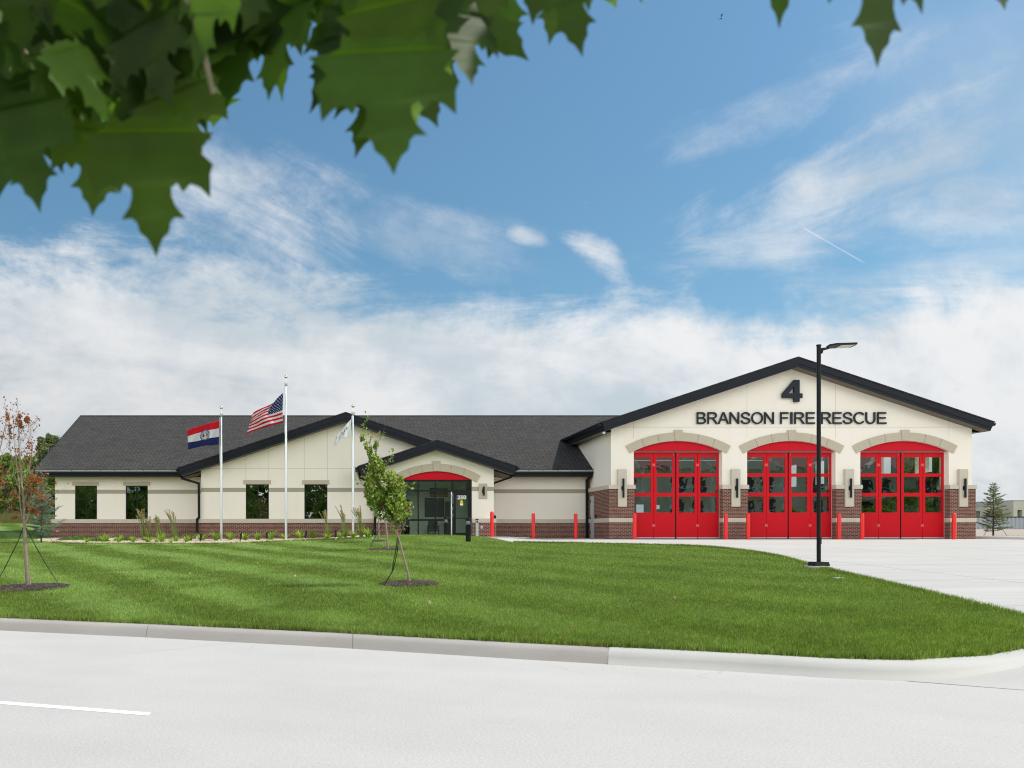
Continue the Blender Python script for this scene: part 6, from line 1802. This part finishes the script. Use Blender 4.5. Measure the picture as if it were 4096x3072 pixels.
b.box(PX(3988,ny), PX(4053.5,ny), ny+2, ny+9, PZ(2042,ny), PZ(2022,ny)); b.box(PX(3988,ny), PX(3996,ny), ny+2.01, ny+3, 0, PZ(2042,ny)-.001)
b.build('wall', 'far_stucco', parent=t)
b = MB(); b.box(PX(4052,ny), PX(4252,ny), ny-.1, ny+9.1, PZ(2003,ny)+.001, PZ(2000.5,ny)); b.box(PX(3986,ny), PX(4051.5,ny), ny+1.9, ny+9.1, PZ(2022,ny)+.001, PZ(2020,ny)); b.build('roof_edge', 'far_siding', parent=t)

# ================================================================== ACROSS THE STREET (seen mirrored in the glass)
def apartment(x0, x1, y, label, z0=-1.3):
    t = thing('apartment_building', ((x0+x1)/2, y, z0), label, 'apartment building', 'apartment buildings across the street')
    H = 8.6
    w = MB(); w.box(x0, x1, y-11, y, z0, H)
    n = int((x1-x0)//8)
    for i in range(n):
        xc = x0 + (i+.5)*(x1-x0)/n
        w.prism([(xc-2.6, H-.2), (xc+2.6, H-.2), (xc, H+1.9)], y, y+1.4)
    w.build('wall', 'apartment_wall', parent=t)
    r = MB(); r.slab([(x0-.6, y+.8, H+.05), (x1+.6, y+.8, H+.05), (x1+.6, y-5.5, H+3.4), (x0-.6, y-5.5, H+3.4)][::-1], .15); r.slab([(x0-.6, y-11.8, H+.05), (x1+.6, y-11.8, H+.05), (x1+.6, y-5.5, H+3.4), (x0-.6, y-5.5, H+3.4)], .15)
    r.build('roof', 'apartment_roof', parent=t)
    tr = MB(); bl_ = MB()
    for i in range(n):
        xc = x0 + (i+.5)*(x1-x0)/n
        tr.prism([(xc-2.9, H-.15), (xc-2.6, H-.15), (xc, H+1.95), (xc, H+2.15)], y+1.41, y+1.5); tr.prism([(xc+2.9, H-.15), (xc+2.6, H-.15), (xc, H+1.95), (xc, H+2.15)], y+1.41, y+1.5)
        for k in range(3):
            zb_ = z0 + .2 + k*3.1
            tr.box(xc-2.7, xc+2.7, y+1.40, y+1.48, zb_+.95, zb_+1.05); tr.box(xc-2.7, xc+2.7, y+.02, y+1.48, zb_-.15, zb_)
        for xx in (-2.7, 0, 2.7): tr.box(xc+xx-.09, xc+xx+.09, y+1.3, y+1.49, z0, H-.2)
    tr.build('balcony_trim', 'apartment_trim', parent=t)
    for i in range(n):
        xc = x0 + (i+.5)*(x1-x0)/n
        for k in range(3):
            zb_ = z0 + .2 + k*3.1
            ww = MB(); ww.box(xc-2.2, xc-.4, y+.005, y+.03, zb_+.3, zb_+2.5); ww.box(xc+.4, xc+2.2, y+.005, y+.03, zb_+.3, zb_+2.5); ww.build('window', 'apartment_dark', parent=t)
apartment(30, 66, -27, 'three-storey cream apartment building with gables opposite the truck bays')
apartment(68, 84, -34, 'apartment building opposite the rightmost truck bay')
apartment(2, 24, -38, 'farther three-storey apartment building opposite the entrance')
for i, (x, y, H, R, lab) in enumerate(((-48,-24,12,6,'leafy tree across the street, farthest left'),(-37,-22,13,6,'leafy tree across the street opposite the left wing'),(-26,-25,11,5.5,'leafy tree across the street opposite the left gable'),(-15,-22,12,6,'leafy tree across the street opposite the flagpoles'),(-4,-24,11,5,'leafy tree across the street opposite the white flag'),
      (71,-20,12,6,'leafy tree across the street opposite the rightmost bay'),(82,-22,12,6,'leafy tree across the street beyond the rightmost bay'),(60,-14,4.5,3,'low bushy tree in front of the apartments'),(50,-13,4,3,'low bush in front of the apartments opposite the middle bay'),(38,-13,3.4,2.6,'low bush in front of the apartments opposite the first bay'))):
    big_tree(x, y, H, R, 80+i, 'wood_leaf', lab, 'trees across the street', n=5000, leaf=.34, low=True, z=-1.3)

n = 20000; X_ = np.concatenate([RNG.uniform(-75,4,14000), RNG.uniform(72,104,6000)]); Y_ = np.where(X_ > 0, RNG.uniform(-20,-15,n), RNG.uniform(-36,-31,n)); Z_ = -1.2+RNG.random(n)*(np.where(X_ > 0, 11.5, 10.5)+2*np.sin(X_*.4))
Vq, Fq = quads_at(np.stack([X_,Y_,Z_],1), .95, aspect=1.4)
tag(npmesh('far_wood', Vq, Fq, 'wood_leaf', loopn=4), 'dense leafy wood across the street, seen mirrored in the windows', 'wood', kind='stuff')

# ================================================================== OVERHANGING MAPLE
HALF = [(0,0),(.09,.015),(.18,-.03),(.28,.05),(.30,-.06),(.38,-.09),(.52,-.10),(.44,-.19),(.40,-.24),(.50,-.33),(.47,-.40),(.46,-.58),(.38,-.50),(.31,-.475),(.245,-.54),(.205,-.47),(.155,-.505),(.155,-.57),(.18,-.64),(.25,-.73),(.165,-.725),(.13,-.76),(.115,-.83),(.06,-.88),(.03,-.94),(0,-1.02)]
OUT = HALF + [(-x_, y_) for x_, y_ in reversed(HALF[1:-1])]
TRI = tessellate_polygon([[Vector((a, b_, 0)) for a, b_ in OUT]])
class LeafMesh:
    def __init__(s): s.V = []; s.F = []; s.stem = MB()
    def add(s, tip, L, rot, ws, tilt=0.0, turn=0.0, curl=.12):
        """tip: world point of the tip; L length; rot: swing in the picture plane; tilt towards/away; turn about its own axis"""
        M = Matrix.Rotation(rot, 4, 'Y') @ Matrix.Rotation(tilt, 4, 'X') @ Matrix.Rotation(turn, 4, 'Z')
        tipv = M @ Vector((0, 0, -L)); o = len(s.V); org = Vector(tip)-tipv
        for a, b_ in OUT:
            y_ = curl*L*((a*a)*.9 - ((b_+.4)**2)*.5)
            s.V.append(tuple(org + M @ Vector((a*L*ws, y_, b_*L))))
        s.F += [tuple(i+o for i in t_) for t_ in TRI]
        return org
LM = LeafMesh()
K = 4096/2212
hero = [(338,552,285,0,.95,1.25),(200,468,250,.06,.80,1.40),(88,458,255,.12,.85,1.33),(2,428,240,-.1,.85,1.45),(425,372,255,.22,.85,1.35),(452,290,240,.35,.8,1.5),
 (583,218,235,.02,.8,1.45),(613,217,225,.08,.75,1.6),(487,240,250,-.16,.85,1.5),(850,376,295,.0,1.08,1.22),(770,342,255,-.22,.8,1.45),(672,244,225,-.55,.75,1.5),(945,277,250,.30,.8,1.5),
 (1018,187,230,.14,.85,1.4),(1140,132,250,.65,.85,1.45),(1257,122,230,.22,.80,1.35),(1186,97,190,-.10,.8,1.5),(1110,100,220,.3,.85,1.55),(1680,60,230,.05,.75,1.4),(1890,146,300,.0,.82,1.25),(2168,24,160,.0,.8,1.4),(1330,20,150,.2,.9,1.5),(1385,8,120,.2,.8,1.5),
 (735,170,230,.1,.9,1.6),(700,150,230,-.2,.9,1.7),(960,120,240,.1,.9,1.55),(880,250,250,.12,.9,1.35),(810,290,250,-.1,.85,1.4),(1060,60,220,.2,.9,1.6),(520,130,240,.1,1,1.5),(570,120,240,-.1,1,1.55),(650,120,240,.15,1,1.6),(740,120,240,-.15,1,1.55),(480,170,250,.1,1,1.5),(930,190,250,.15,1,1.4),(790,250,260,-.05,1,1.4),(900,270,260,.15,1,1.35),(1000,110,230,.1,1,1.5)]
for px, py, L, rot, ws, d_ in hero:
    LM.add((PX(px*K, d_), d_, PZ(py*K, d_)), L*K/F*d_, -rot + random.uniform(-.10,.10), ws, random.uniform(-.35,.35), random.uniform(-.75,.75) if py > 160 and px < 1500 and L < 280 else random.uniform(-.15,.15))
rr = random.Random(99)
# no squeezed leaf where a single one shows against the sky
def fill(n, xa, xb, fy_, d0, d1):
    for _ in range(n):
        px = rr.uniform(xa, xb); lim = fy_(px); py = rr.uniform(-60, lim); d_ = rr.uniform(d0, d1)
        LM.add((PX(px*K, d_), d_, PZ(py*K, d_)), rr.uniform(190,270)*K/F*1.4, rr.uniform(-.7,.7), rr.uniform(.7,1.0), rr.uniform(-.6,.6), rr.uniform(-.8,.8))
def lim1(px):
    if px < 380: return 395 - abs(px-150)*.18
    if px < 470: return 250
    return 120
fill(95, -80, 440, lim1, 1.35, 2.1)
fill(40, 420, 1050, lambda p: 150 if p < 1000 else 60, 1.45, 2.1)
fill(10, 1020, 1300, lambda p: 20, 1.5, 1.9)
fill(26, -60, 420, lambda p: 330, 2.3, 3.4)
# canopy above the picture
for _ in range(300):
    y = rr.uniform(-1.2, 3.4); x = rr.uniform(-3.2, 2.6) if y > 0 else rr.uniform(-3.6, 2.0); zmin = CAMZ + .66*max(y, .6) + .40
    z = rr.uniform(zmin, zmin+1.9)
    LM.add((x, y, z), rr.uniform(.12,.17), rr.uniform(-1,1), rr.uniform(.8,1), rr.uniform(-1.2,1.2), rr.uniform(-1.5,1.5))
troot = (-3.0, -1.0, -1.15)
tm = thing('maple_tree', troot, 'big maple overhanging the camera, its blurred lobed leaves filling the top left', 'tree')
V = LM.V; me = bpy.data.meshes.new('leaves'); me.from_pydata([(a-troot[0], b_-troot[1], c-troot[2]) for a, b_, c in V], [], LM.F); me.materials.append(MATS['maple_leaf'])
for p in me.polygons: p.use_smooth = True
lo = bpy.data.objects.new('leaves', me); C.objects.link(lo); lo.parent = tm; ORG[lo.name] = troot
b = MB()
b.tube([(-3.0,-1.0,-1.25), (-2.95,-.95,.2), (-2.8,-.8,1.6), (-2.6,-.5,2.8), (-2.5,-.3,4.2)], [.22,.17,.15,.11,.06], 12)
b.tube([(-2.8,-.8,1.6), (-2.0,.2,2.1), (-1.2,1.1,1.95), (-.75,1.6,1.45), (-.55,1.7,1.16)], [.08,.055,.03,.012,.005], 8)
b.tube([(-2.0,.2,2.1), (-1.0,.9,2.3), (.1,1.4,1.9), (.6,1.6,1.62), (1.4,1.6,1.7)], [.05,.035,.02,.012,.006], 8)
b.tube([(-1.2,1.1,1.95), (-.9,1.25,1.5), (-.72,1.35,1.22), (-.55,1.42,1.02)], [.025,.012,.008,.004], 6)
b.tube([(-1.2,1.1,1.95), (-.5,1.3,1.6), (-.25,1.35,1.18), (-.22,1.35,1.05)], [.022,.012,.007,.004], 6)
b.build('trunk', 'bark', parent=tm, smooth=True)

# a small bird high up
bx, by, bz = PX(2882, 60), 60, PZ(77, 60)
b = MB(); b.add([(bx-.16,by,bz),(bx+.02,by-.05,bz+.04),(bx+.16,by,bz+.01),(bx+.02,by+.05,bz+.03)], [(0,1,2),(0,2,3),(0,3,1),(1,3,2)])
b.add([(bx,by,bz+.03),(bx+.05,by-.3,bz+.20),(bx-.06,by-.28,bz+.18)], [(0,1,2)]); b.add([(bx,by,bz+.03),(bx+.05,by+.3,bz+.22),(bx-.06,by+.28,bz+.2)], [(0,2,1)])
tag(b.build('bird', 'black_metal', origin=(bx,by,bz)), 'tiny dark bird flying high in the blue sky', 'bird')

# ================================================================== SKY, SUN, CAMERA
SUN_EL = math.radians(55)
sdir = Vector((math.cos(SUN_EL), .035, math.sin(SUN_EL))).normalized()
su = bpy.data.lights.new('sun', 'SUN'); su.energy = 4.4; su.angle = math.radians(.6); su.color = (1.0, .95, .87)
so_ = bpy.data.objects.new('sun', su); C.objects.link(so_); so_.rotation_euler = sdir.to_track_quat('Z', 'Y').to_euler(); so_.location = (60, 0, 60)
W = bpy.data.worlds.new('World'); SC.world = W; W.use_nodes = True
nt = W.node_tree; nb = NB(nt); bg = nt.nodes['Background']
sky = nb.n('ShaderNodeTexSky'); sky.sky_type = 'NISHITA'; sky.sun_disc = False; sky.sun_elevation = SUN_EL; sky.sun_rotation = math.radians(90 - math.degrees(math.atan2(sdir.y, sdir.x))); sky.air_density = 1.0; sky.dust_density = .6; sky.ozone_density = 2.0
tc = nb.n('ShaderNodeTexCoord').outputs['Generated']
sp = nb.n('ShaderNodeSeparateXYZ'); nb.put(sp.inputs[0], tc)
X, Y, Z = (E(nb, sp.outputs[i]) for i in range(3))
yc = mmax(Y, .12)
u = X/yc; v = Z/yc                       # tangent-plane coordinates of the northern sky
uv = combine(nb, u, v, 0.0)
vk = 1.0 + mmin(mmax(v, 0.0), .65)*.45
skyc = mixc(nb, 1.0, sky.outputs[0], (.93, 1.26, 1.24, 1), 'MULTIPLY')
skyc = mixc(nb, 1.0, skyc, combine(nb, vk, vk, vk), 'MULTIPLY')
def U(px): return (px-CX)/F
def Vv(py): return (CY-py)/F
def ell(cx, cy, rx, ry, rot=0.0):
    a = u-U(cx); b_ = v-Vv(cy); c_, s_ = math.cos(rot), math.sin(rot)
    p = (a*c_ + b_*s_)*(F/rx); q_ = (b_*c_ - a*s_)*(F/ry)
    return mexp(-(p*p+q_*q_))
def rotmap(rot, sx, sy, ox=0.0):
    m0 = nb.n('ShaderNodeMapping'); nb.put(m0.inputs[0], uv); m0.inputs['Rotation'].default_value = (0,0,rot)
    m = nb.n('ShaderNodeMapping'); nb.put(m.inputs[0], m0.outputs[0]); m.inputs['Scale'].default_value = (sx, sy, 1); m.inputs['Location'].default_value = (ox, ox*.7, 0)
    return m.outputs[0]
nA = noise(nb, uv, 3.0, 8, .60, .35)
nF = noise(nb, uv, 9.0, 9, .66, .25)
sUp = noise(nb, rotmap(-.42, 3.2, 12.0), 1.0, 10, .64, .55)       # streaks climbing to the right
sFl = noise(nb, rotmap(-.06, 3.4, 13.0, 3.1), 1.0, 10, .64, .45)   # level streaks
sDn = noise(nb, rotmap(.40, 2.8, 11.0, 7.7), 1.0, 10, .64, .55)   # streaks falling to the right
tA = noise(nb, rotmap(.10, 2.0, 4.2, 5.0), 1.0, 8, .58, .5)
tB = noise(nb, rotmap(-.12, 1.3, 2.6, 9.0), 1.0, 6, .55, .3)
pxn = u*F + CX
def wisp(mask, n_, lo, hi, amp): return smooth(mask*.55 + n_*1.0 + (nF-.5)*.50, lo+.02, hi-.02)*smooth(mask, .05, .55)*amp
edge_v = Vv(1190) + smooth(pxn, 1900, 100)*.098 - smooth(pxn, 1500, 2300)*.010 + smooth(pxn, 2800, 3900)*.022
d = (edge_v - v)*(1/.085) + .5
bank = smooth(d*(1.0 - smooth(pxn, 1900, 300)*.35) + (nA-.5)*1.4 + (sFl-.5)*1.6 + (sDn-.5)*smooth(pxn, 2100, 900)*1.4 + (nF-.5)*1.1, .30, 1.05)
wl = wisp(ell(1000,830,800,300,-.42), sDn, .74, 1.24, .80)
wl2 = wisp(ell(1700,960,650,190,-.15), sDn, .78, 1.30, .45)
wr = wisp(ell(3480,700,1050,300,.42), sUp, .74, 1.24, .75)
wrb = wisp(ell(3850,850,800,190,.03), sFl, .74, 1.24, .62)
wr2 = wisp(ell(3350,260,950,260,.5), sUp, .80, 1.35, .50)
wr3 = wisp(ell(3150,970,950,140,.05), sFl, .76, 1.26, .60)
wr5 = wisp(ell(3850,1080,900,140,.1), sFl, .78, 1.30, .45)
wm = wisp(ell(2115,948,130,60,-.25), sFl, .76, 1.20, .70)
wm2 = wisp(ell(2390,1010,200,100,-.70), sDn, .74, 1.16, .80)
wm3 = wisp(ell(2340,810,110,30,-.1), sFl, .90, 1.25, .40)
veil = smooth(ell(4300,450,1000,800)*1.0 + (nA-.5)*.3, .2, 1.2)*.34
cax, cay, cbx, cby = U(3215), Vv(912), U(3465), Vv(1056)
L2 = (cbx-cax)**2 + (cby-cay)**2
tt = ((u-cax)*(cbx-cax) + (v-cay)*(cby-cay))*(1/L2)
dd = mabs((u-cax)*(cby-cay) - (v-cay)*(cbx-cax))*(1/math.sqrt(L2))
trail = smooth(dd, .0014, .0002)*smooth(tt, -.02, .03)*smooth(tt, 1.03, .85)*.5
front = mmax(mmax(mmax(wl, wr), mmax(wr2, wr3)), mmax(mmax(wm, wm2), mmax(mmax(wm3, wl2), mmax(wrb, wr5))))
front = 1.0 - (1.0-front)*(1.0-trail)
front = 1.0 - (1.0-front)*(1.0-veil)
# thinner places in the bank where blue shows through
holes = smooth(tB, .56, .72)*smooth(v, .02, .12)*.38
cover_f = 1.0 - (1.0-front)*(1.0-bank*(.97-holes))
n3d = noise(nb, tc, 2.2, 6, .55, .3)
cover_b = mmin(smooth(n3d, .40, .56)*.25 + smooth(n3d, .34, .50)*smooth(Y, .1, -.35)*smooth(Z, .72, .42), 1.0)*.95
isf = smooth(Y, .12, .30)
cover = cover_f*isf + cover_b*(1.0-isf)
shade = smooth(tA + (nF-.5)*.35, .34, .58)
leftgrey = smooth(pxn, 2300, 300)*smooth(v, .32, .12)
tone = .88 + shade*.15 - leftgrey*.10 + smooth(d, 3.2, .8)*.06
ccol = mixc(nb, shade, (.70, .79, .86), (.92, .925, .935))
SK = .085
ccol = mixc(nb, 1.0, ccol, combine(nb, tone, tone, tone), 'MULTIPLY')
CB = 1/SK
back = smooth(Y, .1, -.5)  # unseen clouds behind the camera, brightened as fill light for the shaded facade
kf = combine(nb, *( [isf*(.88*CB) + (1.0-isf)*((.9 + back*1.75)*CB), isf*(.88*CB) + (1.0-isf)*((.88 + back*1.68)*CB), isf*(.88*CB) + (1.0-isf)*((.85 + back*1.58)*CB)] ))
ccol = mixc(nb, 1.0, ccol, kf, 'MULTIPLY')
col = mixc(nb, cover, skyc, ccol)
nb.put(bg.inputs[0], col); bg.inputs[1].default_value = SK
W.cycles.sampling_method = 'MANUAL'; W.cycles.sample_map_resolution = 1024

cam = bpy.data.cameras.new('camera'); co = bpy.data.objects.new('camera', cam); C.objects.link(co); SC.camera = co
co.location = (0, 0, CAMZ); co.rotation_euler = (math.pi/2, 0, 0)
cam.sensor_width = 36; cam.lens = F/4096*36
cam.shift_x = (2048-CX)/4096; cam.shift_y = (CY-1536)/4096
cam.clip_start = .05; cam.clip_end = 4000
cam.dof.use_dof = True; cam.dof.focus_distance = 40; cam.dof.aperture_fstop = 3.9
SC.view_settings.view_transform = 'Standard'; SC.view_settings.look = 'None'; SC.view_settings.exposure = 0.0; SC.view_settings.gamma = 1
SC.cycles.filter_width = 1.1; SC.cycles.max_bounces = 8; SC.cycles.transparent_max_bounces = 12; SC.cycles.use_denoising = True
